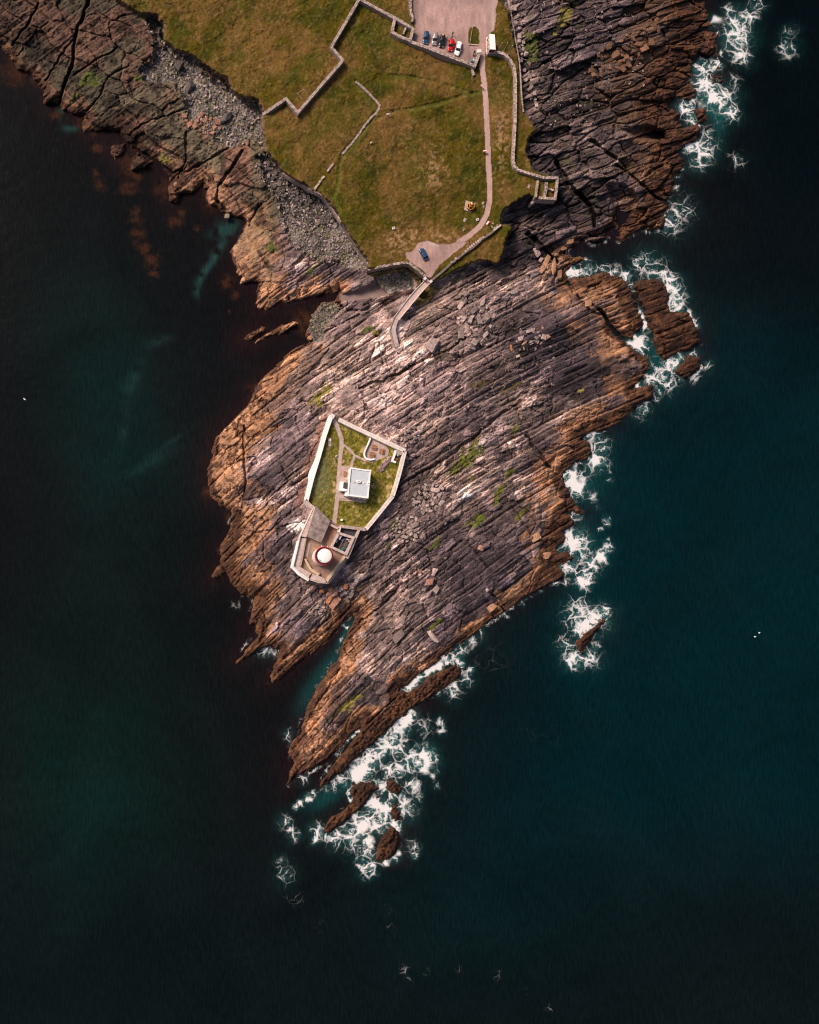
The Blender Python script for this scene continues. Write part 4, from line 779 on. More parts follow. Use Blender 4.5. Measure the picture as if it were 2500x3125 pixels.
wall('inner_field_wall', 'short dry stone wall reaching the cliff wall lower left', [(990,536),(975,557),(959,579)], .65, .5, jit=.12)
rw = wall('sea_wall', 'long dark roadside wall slanting down to the footbridge with pale coping blocks', [(1316,856),(1350,829),(1378,803),(1400,786),(1420,769),(1443,755),(1470,731),(1495,713),(1530,686)], .75, 1.0, body='walldark', cope='walldark', stones=False)
# pale coping blocks, one by one
mbk = None; blocks = [(1421,766),(1428,760),(1434,755),(1440,750),(1446,745),(1453,740),(1459,736),(1464,732),(1469,728),(1475,724),(1378,800),(1391,789)]
for (x, y) in blocks:
    z = zg(x, y)+1.0; p = P(x, y, z)
    if mbk is None:
        b_ = MB(); b_.box((0, 0, 0), (.58, .82, .16), 0, taper=.92); o = b_.build('coping_block', 'coping', None, off='local'); mbk = o
    else: o = mbk.copy(); COL.objects.link(o)
    o.parent = rw; o.location = Vector((p[0], p[1], z+.10))-rw.location; o.rotation_euler = (0, 0, math.radians(38)+random.uniform(-.05, .05))
p_ = [P(a, b, zg(1500, 708)+1.02) for a, b in ((1505,700),(1528,684),(1530,689),(1508,706))]
mb = MB(); mb.prism([(q[0], q[1]) for q in p_], p_[0][2]-.1, p_[0][2]+.16); mb.build('coping_slab', 'coping', rw)

# ------------------------------------------------------------------ lighthouse compound
ZW_ = ZC+1.5
def world(pts, z): return [P(a, b, z)[:2] for a, b in pts]
def lwall(name, label, outer, thick, h, body, cope, z0=ZC, groove=True, cat='wall', dig=2.5, cthick=None):
    wp = world(outer, z0+h); of = offs(wp); t = thick/2
    root = empty(name, (wp[0][0], wp[0][1], z0), label, cat); mb = MB(); cb = MB(); gb = MB()
    for i in range(len(wp)-1):
        a, b = Vector(wp[i]), Vector(wp[i+1])
        q = [a+of[i]*t, a-of[i]*t, b-of[i+1]*t, b+of[i+1]*t]; mb.prism([(v.x, v.y) for v in q], z0-dig, z0+h-.16)
        for s0, s1, bb, dz in (((-1.06, -.12, cb, 0), (.0, 1.06, cb, -.03), (-.14, .02, gb, -.09)) if groove else ((-1.06, 1.06, cb, 0),)):
            q = [a+of[i]*t*s1, a+of[i]*t*s0, b+of[i+1]*t*s0, b+of[i+1]*t*s1]; bb.prism([(v.x, v.y) for v in q], z0+h-.158+(.005 if bb is gb else 0), z0+h+dz)
    mb.build('wall_body', body, root); cb.build('wall_coping', cope, root)
    if groove: gb.build('coping_groove', 'concrete', root)
    return root
lwall('compound_wall', 'whitewashed wall with grooved coping on the north east side of the garden', [(1034,1280),(1085,1305),(1160,1340),(1237,1376)], 1.25, 1.5, 'white', 'palecope')
lwall('compound_wall', 'grooved white wall down the east side of the keeper garden', [(1236,1377),(1222,1435),(1208,1485),(1199,1513)], 1.25, 1.5, 'white', 'palecope')
lwall('compound_wall', 'slanting pale wall from the garden east corner down to the south corner', [(1199,1514),(1160,1563),(1117,1615)], 1.25, 1.5, 'white', 'palecope')
lwall('compound_wall', 'short pale wall closing the south side of the garden', [(1116,1616),(1096,1613),(1065,1609),(1041,1606)], .95, 1.5, 'white2', 'coping', groove=False)
w = lwall('compound_wall', 'thick bright whitewashed wall down the west side of the garden', [(1011,1268),(990,1330),(972,1395),(952,1460),(935,1527)], 1.45, 1.6, 'white', 'white', groove=False)
# limewash spilling over the plinth outside the west wall
pl = MB(); wp = world([(1005,1280),(994,1300),(986,1330),(978,1352),(970,1380),(962,1400),(955,1418),(944,1440),(941,1458),(944,1475),(939,1495),(932,1525)], ZC); ip = world([(1012,1270),(1003,1300),(995,1330),(988,1352),(980,1380),(975,1400),(970,1418),(963,1440),(958,1458),(954,1475),(948,1495),(940,1528)], ZC)
for i in range(len(wp)-1): pl.add([(wp[i][0], wp[i][1], ZC-1.2), (wp[i+1][0], wp[i+1][1], ZC-1.2), (ip[i+1][0], ip[i+1][1], ZC+.9), (ip[i][0], ip[i][1], ZC+.9)], [(0, 1, 2, 3), (3, 2, 1, 0)][:1])
pl.build('limewashed_plinth', 'white', w)
lwall('gate_pier', 'short white return pier at the north entrance gap', [(1009,1266),(1021,1272)], 1.2, 1.7, 'white', 'white2', groove=False, cat='gate pier')
lwall('compound_wall', 'short white wall stepping in from the west corner to the store roof', [(932,1526),(944,1541),(958,1551)], 1.2, 1.6, 'white', 'plaster', groove=False)
# curved white garden wall round the picnic terrace
cw = [(1131,1336),(1126,1350),(1119,1365),(1113,1379),(1112,1388),(1115,1396),(1121,1401),(1130,1403),(1138,1402),(1143,1400)]
lwall('terrace_wall', 'thin curved white wall around the picnic terrace', cw, .45, .9, 'white', 'white', groove=False)
# corner privy
ph = lwall('corner_hut', 'small open white walled bay in the east corner of the garden', [(1208,1374),(1205,1388),(1198,1407),(1209,1411)], .55, 1.4, 'white', 'white', groove=False, cat='hut')
q = world([(1211,1372),(1228,1380),(1225,1389),(1207,1386)], ZC+1.3); mb = MB(); mb.prism(q, ZC+1.05, ZC+1.3); mb.build('flat_roof', 'concrete', ph)
q = world([(1207,1388),(1221,1391),(1216,1410),(1201,1406)], ZC+.1); mb = MB(); mb.prism(q, ZC-.3, ZC+.08); mb.build('floor', 'dark', ph)
t = empty('gas_cylinder', P(1213.5,1391,ZC+.08), 'grey domed cylinder standing in the white corner bay', 'tank')
mb = MB(); mb.lathe(t.location, [(.32,0),(.32,.9),(.28,1.05),(.12,1.15),(.02,1.17)], 16); mb.build('body', 'sheet', t, smooth=True)
mb = MB(); mb.tube(t.location+Vector((0,0,1.1)), t.location+Vector((0,0,1.35)), .06); mb.build('valve', 'steel', t)
t = empty('rusty_crate', P(1208,1402,ZC+.08), 'rusty brown crate on the floor of the white corner bay', 'crate'); 
mb = MB()
for k in range(4): mb.box(t.location+Vector((-.36+.24*k,0,.5)), (.2,.85,.08), 0)
mb.build('slats', 'wood', t); mb = MB(); mb.box(t.location+Vector((0,0,.23)), (.9,.85,.46)); mb.build('box', 'wood', t)

# keeper's house
zr = ZC+5.2; roof = [(1069.5,1427),(1131.7,1435.7),(1124,1520),(1062,1512)]
rw_ = world(roof, zr); cxy = (sum(p[0] for p in rw_)/4, sum(p[1] for p in rw_)/4)
ho = empty('keepers_house', (cxy[0], cxy[1], ZC), 'white flat roofed house with pale grey roof in the middle of the garden', 'house')
A, B, C_, D = [Vector(p) for p in rw_]; 
def ins(f):
    c = Vector(cxy); return [(c+(v-c)*f) for v in (A, B, C_, D)]
mb = MB(); mb.prism([(v.x, v.y) for v in (A, B, C_, D)], ZC-.5, zr-.45); mb.build('wall', 'white', ho)
o_, i_ = ins(1.02), ins(.925); mb = MB()
for k in range(4):
    l = (k+1) % 4; mb.prism([(o_[k].x, o_[k].y), (o_[l].x, o_[l].y), (i_[l].x, i_[l].y), (i_[k].x, i_[k].y)], zr-.448, zr)
mb.build('parapet', 'white', ho)
mb = MB(); q = ins(.925); mb.prism([(v.x, v.y) for v in q], zr-.44, zr-.28); rf = mb.build('roof', 'sheet', ho)
mb = MB(); u = (B-A).normalized(); v_ = (D-A).normalized(); a0 = A+u*.55+v_*.7; mb.box((a0.x+v_.x*2.2, a0.y+v_.y*2.2, zr-.27), (.12, 3.8, .03), math.atan2(v_.y, v_.x)-math.pi/2); mb.build('rust_stain_gutter', 'dark', rf)
for (x, y, w_, d_, h_, nm, mt) in ((1095,1470,1.15,.75,.75,'chimney','white'),(1081.6,1471,.45,.45,.3,'vent','coping'),(1109,1474,.4,.4,.3,'vent','white'),(1126,1475,.65,1.5,.45,'chimney','white')):
    p = P(x, y, zr); mb = MB(); mb.box((p[0], p[1], zr-.28+h_/2), (w_, d_, h_), math.radians(-7)); c = mb.build(nm, mt, rf)
    if nm == 'chimney':
        for sx2 in (-.18, .18): 
            mb = MB(); mb.tube((p[0]+sx2, p[1], zr-.28+h_), (p[0]+sx2, p[1], zr-.2+h_), .11, 10); mb.build('chimney_pot', 'black', ho)
# windows and doors on the west and south faces
def face_panel(a, b, s0, s1, z0, z1, out, name, mt, parent, mt2=None):
    d = (b-a); L = d.length; d = d.normalized(); nrm = Vector((d.y, -d.x))*out
    p = a+d*(s0*L)+nrm*.03; q2 = a+d*(s1*L)+nrm*.03; c = (p+q2)/2
    mb = MB(); mb.box((c.x, c.y, (z0+z1)/2), ((s1-s0)*L, .09, z1-z0), math.atan2(d.y, d.x)); w2 = mb.build(name, mt, parent)
    if mt2:
        mb = MB(); c2 = c+nrm*.055; mb.box((c2.x, c2.y, (z0+z1)/2), ((s1-s0)*L*.8, .03, (z1-z0)*.84), math.atan2(d.y, d.x)); o = mb.build('pane', mt2, w2); o.parent = w2; 
        o.location = w2.location*0; o.matrix_parent_inverse = Matrix.Identity(4)
    return w2
cc = Vector(cxy)
def outw(a, b):
    d = (b-a).normalized(); nrm = Vector((d.y, -d.x)); return 1 if nrm.dot((a+b)/2-cc) > 0 else -1
for s0, s1, z0, z1 in ((.12,.24,1.0,2.4),(.36,.48,1.0,2.4)): face_panel(D, A, 1-s1, 1-s0, ZC+z0, ZC+z1, outw(D, A), 'window', 'white2', ho, 'glass')
for s0, s1 in ((.15,.3),(.42,.58),(.7,.85)): face_panel(C_, D, s0, s1, ZC+1.0, ZC+2.4, outw(C_, D), 'window', 'white2', ho, 'glass')
for s0, s1 in ((.2,.32),(.65,.77)): face_panel(B, C_, s0, s1, ZC+1.0, ZC+2.4, outw(B, C_), 'window', 'white2', ho, 'glass')
# porch
zp = ZC+3.0; q = world([(1040,1469),(1061,1471),(1058,1499),(1038,1497)], zp); mb = MB(); mb.prism(q, ZC-.4, zp); mb.build('porch', 'white', ho)
q = world([(1049,1471.5),(1061,1472),(1059,1493),(1047,1490)], zp); mb = MB(); mb.prism(q, zp-.05, zp+.05); mb.build('porch_roof', 'dark', ho)
q = world([(1054,1500),(1061,1500),(1059,1514),(1052,1512)], ZC+2.2); mb = MB(); mb.prism(q, ZC-.4, ZC+2.2); mb.build('lean_to', 'white', ho)
# south plinth/retaining step
t = empty('water_butt', P(1049.5,1501.5,ZC), 'dark blue barrel in the corner beside the porch', 'barrel'); mb = MB(); mb.lathe(t.location, [(.42,0),(.5,.5),(.42,1.0)], 16); mb.build('barrel', 'blueb', t, smooth=True); mb = MB(); mb.lathe(t.location+Vector((0,0,1.0)), [(.44,0),(.44,.05)], 16); mb.build('lid', 'black', t)
q = world([(1034,1524),(1118,1529),(1117,1534),(1034,1527)], ZC+.25); mb = MB(); mb.prism(q, ZC-.4, ZC+.3); tag(mb.build('garden_kerb', 'plaster'), 'low pinkish kerb in front of the south side of the white house', 'kerb')

def picnic(px, py, rz, label):
    z = zg(px, py); r = empty('picnic_table', P(px, py, z), label, 'picnic table', 'brown picnic tables on the terrace', rz)
    def part(nm, boxes, mt='wood'):
        mb = MB()
        for c, d in boxes: mb.box(c, d)
        o = mb.build(nm, mt, None, off='local'); o.parent = r; return o
    for k in range(4): part('plank', [((0, -.33+.22*k, .74), (1.75, .19, .045))])
    for s_ in (-1, 1): part('bench', [((0, s_*.74, .44), (1.75, .26, .045))])
    for s_ in (-1, 1): part('leg', [((s_*.6, 0, .36), (.09, 1.55, .09)), ((s_*.6, .3, .36), (.09, .09, .7)), ((s_*.6, -.3, .36), (.09, .09, .7))], 'greywood')
    return r
picnic(1141,1365.5,math.radians(-12),'upper left brown picnic table on the walled terrace')
picnic(1165,1378,math.radians(82),'right hand brown picnic table standing crosswise on the walled terrace')
picnic(1134,1387,math.radians(-8),'lower left brown picnic table nearest the curved white wall')
z = zg(1051,1446); t = empty('garden_bench', P(1051,1446,z), 'brown slatted bench on the paving left of the white house', 'bench', rz=math.radians(84))
for k in range(4):
    mb = MB(); mb.box((0,-.38+.22*k,.46), (1.8,.18,.05)); o = mb.build('slat', 'wood', None, off='local'); o.parent = t
for k in (-1,1): mb = MB(); mb.box((k*.7,-.05,.22), (.1,.8,.44)); o = mb.build('leg', 'greywood', None, off='local'); o.parent = t
z = zg(1042,1587); t = empty('white_pillar', P(1042,1587,z), 'small white concrete pillar on the lower lawn', 'pillar'); mb = MB(); mb.box(t.location+Vector((0,0,.45)), (.6,.6,1.1), .05, taper=.9); mb.build('shaft', 'white', t); mb = MB(); mb.box(t.location+Vector((0,0,1.05)), (.7,.7,.12), .05); mb.build('cap', 'white', t)
z = zg(1027,1393); t = empty('stone_marker', P(1027,1393,z), 'small white arched marker on the lawn left of the main path', 'marker'); mb = MB(); mb.box(t.location+Vector((0,0,.1)), (.9,.5,.25), .1); mb.build('plinth', 'plaster', t); mb = MB(); mb.box(t.location+Vector((-.15,.1,.45)), (.28,.3,.6), .1, taper=.8); mb.box(t.location+Vector((.2,.1,.4)), (.2,.3,.5), .1, taper=.8); mb.build('headstone', 'white', t)
t = empty('stone_trough', P(1006,1351,zg(1006,1351)), 'long grey stone slab with three cells on the lawn near the west wall', 'slab')
for k in range(3): mb = MB(); mb.box(t.location+Vector((.04*k,1.0-.95*k,.12)), (1.05,.85,.3), -.05); mb.build('cell', ('white2','plaster','concrete')[k] if k==0 else 'concrete', t)

# store with mossy lean-to roof in the lighthouse yard
zs0 = ZC+2.4; rp = [P(964,1544,ZC+2.9), P(1008.5,1590,ZC+2.3), P(981,1656,ZC+2.1), P(935.5,1637,ZC+2.9)]
st = empty('store_building', (rp[0][0], rp[0][1], ZC), 'low stone store with a big mossy grey slab roof north of the lighthouse', 'store')
mb = MB(); ctr = Vector((sum(p[0] for p in rp)/4, sum(p[1] for p in rp)/4)); mb.prism([tuple(ctr+(Vector(p[:2])-ctr)*.96)+(p[2]-.16,) for p in rp], ZC-.5, 0); mb.build('wall', 'plaster', st)
mb = MB(); n_ = 4; vs = [p for p in rp]+[(p[0], p[1], p[2]-.15) for p in rp]; mb.add(vs, [(3,2,1,0),(4,5,6,7),(0,1,5,4),(1,2,6,5),(2,3,7,6),(3,0,4,7)]); mb.build('roof', 'roofgrey', st)
# rampart terrace round the yard
zt_ = ZC+1.35
ra = empty('rampart', P(905,1700,ZC)[:2]+(ZC,), 'pink plastered raised rampart walk around the west and south of the lighthouse yard', 'rampart')
def quadstrip(outer, inner, z0, z1, mt, nm, parent, mi=None):
    a = world(outer, z1); b = world(inner, z1); mb = MB()
    for i in range(len(a)-1): mb.prism([a[i], a[i+1], b[i+1], b[i]], z0, z1)
    return mb.build(nm, mt, parent)
quadstrip([(954,1553),(918,1636)], [(963,1547),(935,1640)], ZC-3, ZC+1.9, 'plaster', 'upper_walk', ra)
quadstrip([(916,1641),(900,1705),(897,1726)], [(934,1643),(922,1700),(914,1727)], ZC-3, zt_, 'plaster', 'walk_segment', ra)
quadstrip([(897,1727),(917,1748),(941,1764)], [(914.5,1728),(930,1739),(950,1750)], ZC-3, zt_, 'plaster', 'walk_segment', ra)
quadstrip([(946,1767),(974,1775),(995,1777)], [(954,1752),(972,1757),(992,1766)], ZC-3, zt_, 'plaster', 'walk_segment', ra)
quadstrip([(953,1553),(914,1635),(902,1690),(893,1728),(914,1751),(943,1769)], [(956,1554),(917.5,1637),(905,1692),(896.5,1727),(917,1747.5),(945,1765.5)], ZC-3, ZC+2.1, 'white2', 'parapet', ra)
quadstrip([(907,1650),(897,1692),(888,1732),(911,1755),(941,1774)], [(912.5,1650),(901.5,1691),(892.5,1729),(914,1751.5),(943,1769.5)], ZC-3, ZC+1.2, 'white', 'outer_plinth', ra)
quadstrip([(944,1770),(973,1779),(1000,1781)], [(946,1767.5),(974,1776),(998,1778)], ZC-3, ZC+1.7, 'coping', 'parapet', ra)
quadstrip([(936,1643),(927,1690),(919,1728)], [(934.2,1643),(922.3,1700),(914.3,1727.5)], ZC-.5, zt_-.15, 'tanp', 'inner_face', ra)
er = empty('yard_wall', P(1030,1730,ZC)[:2]+(ZC,), 'straight tan topped wall along the south east side of the lighthouse yard', 'wall')
quadstrip([(1056,1700),(1003,1773),(1001,1778)], [(1051,1694),(995,1768),(994,1770)], ZC-3, ZC+1.6, 'tanp', 'wall_body', er)
quadstrip([(1061,1704),(1008,1777),(1001,1782)], [(1056.5,1700.5),(1003.5,1773.5),(1001,1778.5)], ZC-3, ZC+.7, 'plaster', 'batter', er)
lwall('yard_wall', 'narrow pink wall from the south garden corner down past the roofless building', [(1096,1617),(1084,1645),(1070,1680),(1059,1704)], .85, 1.5, 'plaster', 'coping', groove=False)
lwall('yard_wall', 'short stained wall between the mossy store roof and the garden path', [(1007,1599.5),(1020,1607),(1035,1614)], .7, 1.5, 'plaster', 'coping', groove=False)
lwall('yard_wall', 'short white wall linking the south garden wall to the roofless building', [(1039,1607),(1036,1615),(1034,1624)], .8, 1.5, 'white2', 'white2', groove=False)
q = world([(1043,1612),(1094,1617),(1080,1641),(1036,1627)], ZC+.06); mb = MB(); mb.prism(q, ZC-.3, ZC+.06); tag(mb.build('dark_yard', 'dark'), 'dark asphalt yard behind the roofless building', 'yard')
# tan bench wall in the yard
quad = empty('bench_wall', P(945,1735,ZC)[:2]+(ZC,), 'angled tan bench wall in the south west of the lighthouse yard', 'low wall')
quadstrip([(929,1707),(945,1740),(970,1757)], [(933,1706),(950,1735),(974,1750)], ZC-.3, ZC+.75, 'tanp', 'wall_body', quad)
quadstrip([(932,1705),(950,1736),(975,1749)], [(933.5,1705),(951,1734.5),(976,1748)], ZC-.3, ZC+.95, 'coping', 'lip', quad)
quadstrip([(970,1758),(975,1749)], [(972,1759),(977,1750)], ZC-.3, ZC+.95, 'coping', 'lip', quad)
for (a, b_, c, d) in (((938,1655),(948,1658),(940,1700),(930,1697)),((998,1735),(1010,1742),(1006,1748),(994,1740))):
    q = world([a, b_, c, d], ZC+.1); mb = MB(); mb.prism(q, ZC-.2, ZC+.09); tag(mb.build('paving_slab', 'concrete'), 'long worn paving strip beside the west rampart' if a[0] < 960 else 'small raised paving strip south east of the lighthouse', 'paving')
# roofless building
rb = lwall('roofless_building', 'small roofless rectangular building with machinery inside beside the lighthouse', [(1034,1627),(1079,1641),(1057,1691),(1011.5,1669),(1034,1627)], .8, 2.2, 'concrete', 'plaster', groove=False, cat='building')
for a, b_ in (((1030,1632),(1009,1668)),((1051,1643),(1033,1677))):
    pa, pb = P(*a, ZC+2.0), P(*b_, ZC+2.0); mb = MB(); c = ((pa[0]+pb[0])/2, (pa[1]+pb[1])/2, ZC+1.9); mb.box(c, (math.hypot(pa[0]-pb[0], pa[1]-pb[1]), .14, .14), math.atan2(pb[1]-pa[1], pb[0]-pa[0])); mb.build('roof_beam', 'wood' if a[0] > 1040 else 'coping', rb)
for a, b_, wd in (((1070,1646),(1066,1654),.5),((1072,1655),(1056,1685),.35),((1058,1645),(1070,1649),.4)):
    pa, pb = P(*a, ZC+2.0), P(*b_, ZC+2.0); mb = MB(); mb.box(((pa[0]+pb[0])/2, (pa[1]+pb[1])/2, ZC+.9), (math.hypot(pa[0]-pb[0], pa[1]-pb[1]), wd, 1.6), math.atan2(pb[1]-pa[1], pb[0]-pa[0])); mb.build('inner_wall', 'plaster', rb)
q = world([(1033,1632),(1074,1645),(1055,1686),(1016,1668)], ZC+.1); mb = MB(); mb.prism(q, ZC-.3, ZC+.1); mb.build('floor', M['dark'], rb)
for k in range(7):
    p = P(1054+k*-1.8+3, 1655+k*4.2, ZC+.3); mb = MB(); mb.box((p[0], p[1], ZC+.3), (1.1, .16, .16), math.radians(-28)); mb.build('grate_bar', 'steel', rb)
def simple_thing(nm, label, cat, px, py, z, dims, mt, rz=0, lid=None):
    t = empty(nm, P(px, py, z), label, cat, rz=rz); mb = MB(); mb.box((0, 0, dims[2]/2), dims, taper=.96); o = mb.build('body', mt, None, off='local'); o.parent = t
    mb = MB(); mb.box((0, 0, dims[2]+.05), (dims[0]*1.06, dims[1]*1.06, .1)); o = mb.build('lid', lid or mt, None, off='local'); o.parent = t; return t
simple_thing('steel_cabinet', 'pale grey steel cabinet in the upper left of the roofless building', 'cabinet', 1034,1640, ZC+.1, (1.2,1.3,1.3), 'sheet', math.radians(-25))
simple_thing('electrical_box', 'narrow white box standing at the west wall of the roofless building', 'box', 1027,1653, ZC+.1, (.35,.9,1.0), 'white', math.radians(-25))
simple_thing('pump_unit', 'small bright blue pump in the roofless building', 'pump', 1044,1649.5, ZC+.1, (.55,.6,.8), flat('bright_blue_paint', (.01,.10,.28), .5), math.radians(-25))
t = empty('water_tank', P(1045,1677.5,ZC+.1), 'teal round tank at the foot of the roofless building', 'tank'); mb = MB(); mb.lathe(t.location, [(.6,0),(.62,.5),(.6,1.0),(.3,1.15),(.02,1.17)], 20); mb.build('shell', flat('teal_paint', (.01,.16,.15), .5), t, smooth=True); mb = MB(); mb.lathe(t.location+Vector((0,0,1.15)), [(.15,0),(.15,.12)], 12); mb.build('cap', 'black', t)

# lighthouse tower
hb = ZC; ht = 9.6; pb = P(980.5,1699.5,hb); pt_ = P(988.6,1696.2,hb+ht)
cx_, cy_ = pb[0], pb[1]; loc = Vector((cx_, cy_, hb))
zt = hb+ht
# vertical tower; its top appears displaced by the view alone
LHX = P(989,1696.4,zt); loc = Vector((LHX[0], LHX[1], hb)); RG = 27.6*mpp(zt)
lh = empty('lighthouse', loc, 'squat white lighthouse tower with red rimmed gallery and domed white cap', 'lighthouse')
mb = MB(); mb.lathe(loc, [(RG*1.0,-.5),(RG*.99,0),(RG*.965,3),(RG*.93,6),(RG*.90,ht-1.3),(RG*.90,ht-1.0)], 56); mb.build('tower', 'white', lh, smooth=True)
mb = MB(); mb.lathe(loc+Vector((0,0,ht-.95)), [(RG*.9,0),(RG*.99,.25),(RG*.99,.5)], 56); mb.build('gallery', M['dark'], lh)
mb = MB(); mb.torus(loc+Vector((0,0,ht-.2)), RG*.975, .17, 64, 8); mb.torus(loc+Vector((0,0,ht-.42)), RG*.975, .17, 64, 8); mb.build('gallery_rim', 'red', lh, smooth=True)
for k in range(24):
    a = 2*math.pi*k/24; q = loc+Vector((RG*.97*math.cos(a), RG*.97*math.sin(a), ht-.2)); mb = MB(); mb.tube(q, q+Vector((0,0,.9)), .035, 6); mb.build('railing_post', 'red', lh)
mb = MB(); mb.torus(loc+Vector((0,0,ht+.7)), RG*.97, .05, 56, 6); mb.torus(loc+Vector((0,0,ht+.3)), RG*.97, .035, 56, 6); mb.build('handrail', 'red', lh)
lc = loc+Vector((.12,-.02,0)); RD = RG*.80
mb = MB(); mb.lathe(lc+Vector((0,0,ht-.44)), [(RD*.96,0),(RD*.96,1.3)], 48); mb.build('lantern_room', 'white', lh, smooth=True)
mb = MB(); mb.lathe(lc+Vector((0,0,ht+.86)), [(RD*1.0,0),(RD*1.0,.12),(RD*.93,.22),(RD*.75,.36),(RD*.45,.48),(RD*.15,.54),(.01,.55)], 18); mb.build('dome', 'white', lh)
mb = MB(); q = P(975.5,1708.5,zt+1); mb.tube((q[0], q[1], zt+.9), (q[0], q[1], zt+1.6), .14, 8); mb.build('vent', 'redwall', lh)
for k in range(16):
    a = 2*math.pi*(k+.5)/16; q = lc+Vector((RD*.965*math.cos(a), RD*.965*math.sin(a), ht+.3)); mb = MB(); mb.box(q, (.05,.7,.7), a); mb.build('lantern_pane', 'glass', lh)
for (x, y) in ((965,1676),(980.5,1664.5),(1000,1667)):
    q = Vector(P(x, y, zt-.3)); c = loc+Vector((0,0,ht-.3)); d = (q-c).normalized(); mb = MB(); mb.tube(c+d*RG*.97, q, .09, 6); mb.tube(q, q+Vector((0,0,.6)), .08, 6); mb.build('bracket_arm', 'white', lh)
mb = MB(); mb.box(loc+Vector((RG*.7,RG*.7,1.1)), (.15,1.0,2.1), math.radians(45)); mb.build('door', 'redwall', lh)

# ------------------------------------------------------------------ footbridge
zb0, zb1 = zg(1300,838)+.3, 7.6
Lp = [(1303,849),(1268.5,884),(1238.5,920),(1202,969)]; Rp = [(1315,861),(1284,895.5),(1254,931.5),(1217,977)]
zz = [10.9, 10.0, 9.2, 8.2]
fb = empty('footbridge', P(1260,908,6)[:2]+(6,), 'long straight pinkish concrete footbridge from the turning area to the headland', 'bridge')
Lw = [P(a, b, z) for (a, b), z in zip(Lp, zz)]; Rw = [P(a, b, z) for (a, b), z in zip(Rp, zz)]
def deck(Lw, Rw, nm, mt, parent, th=.5):
    mb = MB()
    for i in range(len(Lw)-1):
        a, b, c, d = [Vector(v) for v in (Lw[i], Rw[i], Rw[i+1], Lw[i+1])]; dz = Vector((0, 0, -th)); vs = [a, b, c, d, a+dz, b+dz, c+dz, d+dz]
        mb.add(vs, [(3,2,1,0) if (b-a).cross(c-b).z < 0 else (0,1,2,3), (4,5,6,7), (0,4,5,1), (1,5,6,2), (2,6,7,3), (3,7,4,0)])
    return mb.build(nm, mt, parent)
for i in range(3): deck(Lw[i:i+2], Rw[i:i+2], 'deck_slab', 'deck', fb)
def parap(W_, nm, parent, h=.75, w=.28, mt='plaster'):
    of = offs([(p[0], p[1]) for p in W_]); mb = MB()
    for i in range(len(W_)-1):
        a, b = Vector(W_[i]), Vector(W_[i+1]); na = Vector((of[i].x, of[i].y, 0))*w/2; nb = Vector((of[i+1].x, of[i+1].y, 0))*w/2; up_ = Vector((0,0,h)); dn = Vector((0,0,-.6))
        mb.add([a+na+dn, a-na+dn, b-nb+dn, b+nb+dn, a+na+up_, a-na+up_, b-nb+up_, b+nb+up_], [(4,5,6,7),(0,1,5,4),(1,2,6,5),(2,3,7,6),(3,0,4,7)])
    return mb.build(nm, mt, parent)
parap(Lw, 'parapet', fb, .4, .2, 'palecope'); parap(Rw, 'parapet', fb, .4, .2, 'palecope')
for t_ in (.18, .5, .82):
    c = Vector(Lw[0]).lerp(Vector(Lw[3]), t_).lerp(Vector(Rw[0]).lerp(Vector(Rw[3]), t_), .5); mb = MB(); mb.box((c.x, c.y, c.z/2-.3), (1.8, .9, c.z-.6), math.radians(45)); mb.build('pier', 'concrete', fb)
for (x, y) in ((1297,850),(1315,859)):
    z = 11.3; p = P(x, y, z+.8); g_ = empty('bridge_pillar', (p[0], p[1], z-.5), 'pale square pillar at the left side of the bridge entrance' if x < 1300 else 'pale square pillar at the right side of the bridge entrance', 'pillar')
    mb = MB(); mb.box((p[0], p[1], z), (.75,.75,1.6), math.radians(45)); mb.build('shaft', 'coping', g_); mb = MB(); mb.box((p[0], p[1], z+.86), (.9,.9,.14), math.radians(45)); mb.build('cap', 'white2', g_)
Lr = [(1203,971),(1195,990),(1190,1008),(1193,1022),(1199,1042),(1205,1062)]; Rr = [(1216,977),(1211,992),(1208,1006),(1210,1022),(1214,1037),(1218,1054)]
zr_ = [8.2,8.0,7.8,7.6,7.3,7.0]; rp_ = empty('concrete_ramp', P(1200,1015,7)[:2]+(7,), 'curved grey concrete ramp leading off the south end of the footbridge', 'ramp')
La = [P(a,b,z) for (a,b),z in zip(Lr,zr_)]; Ra = [P(a,b,z) for (a,b),z in zip(Rr,zr_)]
for i in range(5): deck(La[i:i+2], Ra[i:i+2], 'ramp_slab', 'plaster', rp_, 2.5)
parap(La, 'kerb', rp_, .3, .25, 'greywood')
# ------------------------------------------------------------------ visitor kiosk by the gate
zk = zg(1500,150,True); rz_ = zk+3.3
R4 = [(1493.5,103),(1510.5,105.5),(1513,151.5),(1495,150)]
rw4 = world(R4, rz_); kc = (sum(p[0] for p in rw4)/4, sum(p[1] for p in rw4)/4)
ki = empty('ticket_kiosk', (kc[0], kc[1], zk), 'dark red kiosk with a bright white roof beside the car park gate', 'kiosk')
mb = MB(); mb.prism([tuple(Vector(kc)+(Vector(p)-Vector(kc))*.95) for p in rw4], zk-.4, rz_-.14); mb.build('wall', 'redwall', ki)
mb = MB(); mb.prism(rw4, rz_-.14, rz_+.02); mb.build('roof', 'white', ki)
a_, d_ = Vector(rw4[0]), Vector(rw4[3]); dd = (d_-a_).normalized(); ln = (d_-a_).length; nn = Vector((dd.y, -dd.x)); nn = nn if nn.x < 0 else -nn; rza = math.atan2(dd.y, dd.x)
for k, s0 in enumerate((.02,.30,.44,.62,.80,.97)):
    c = a_+dd*ln*s0+nn*(-.02); mb = MB(); mb.box((c.x, c.y, (zk+rz_)/2-.1), (.28,.12,rz_-zk-.2), rza); mb.build('white_post', 'white', ki)
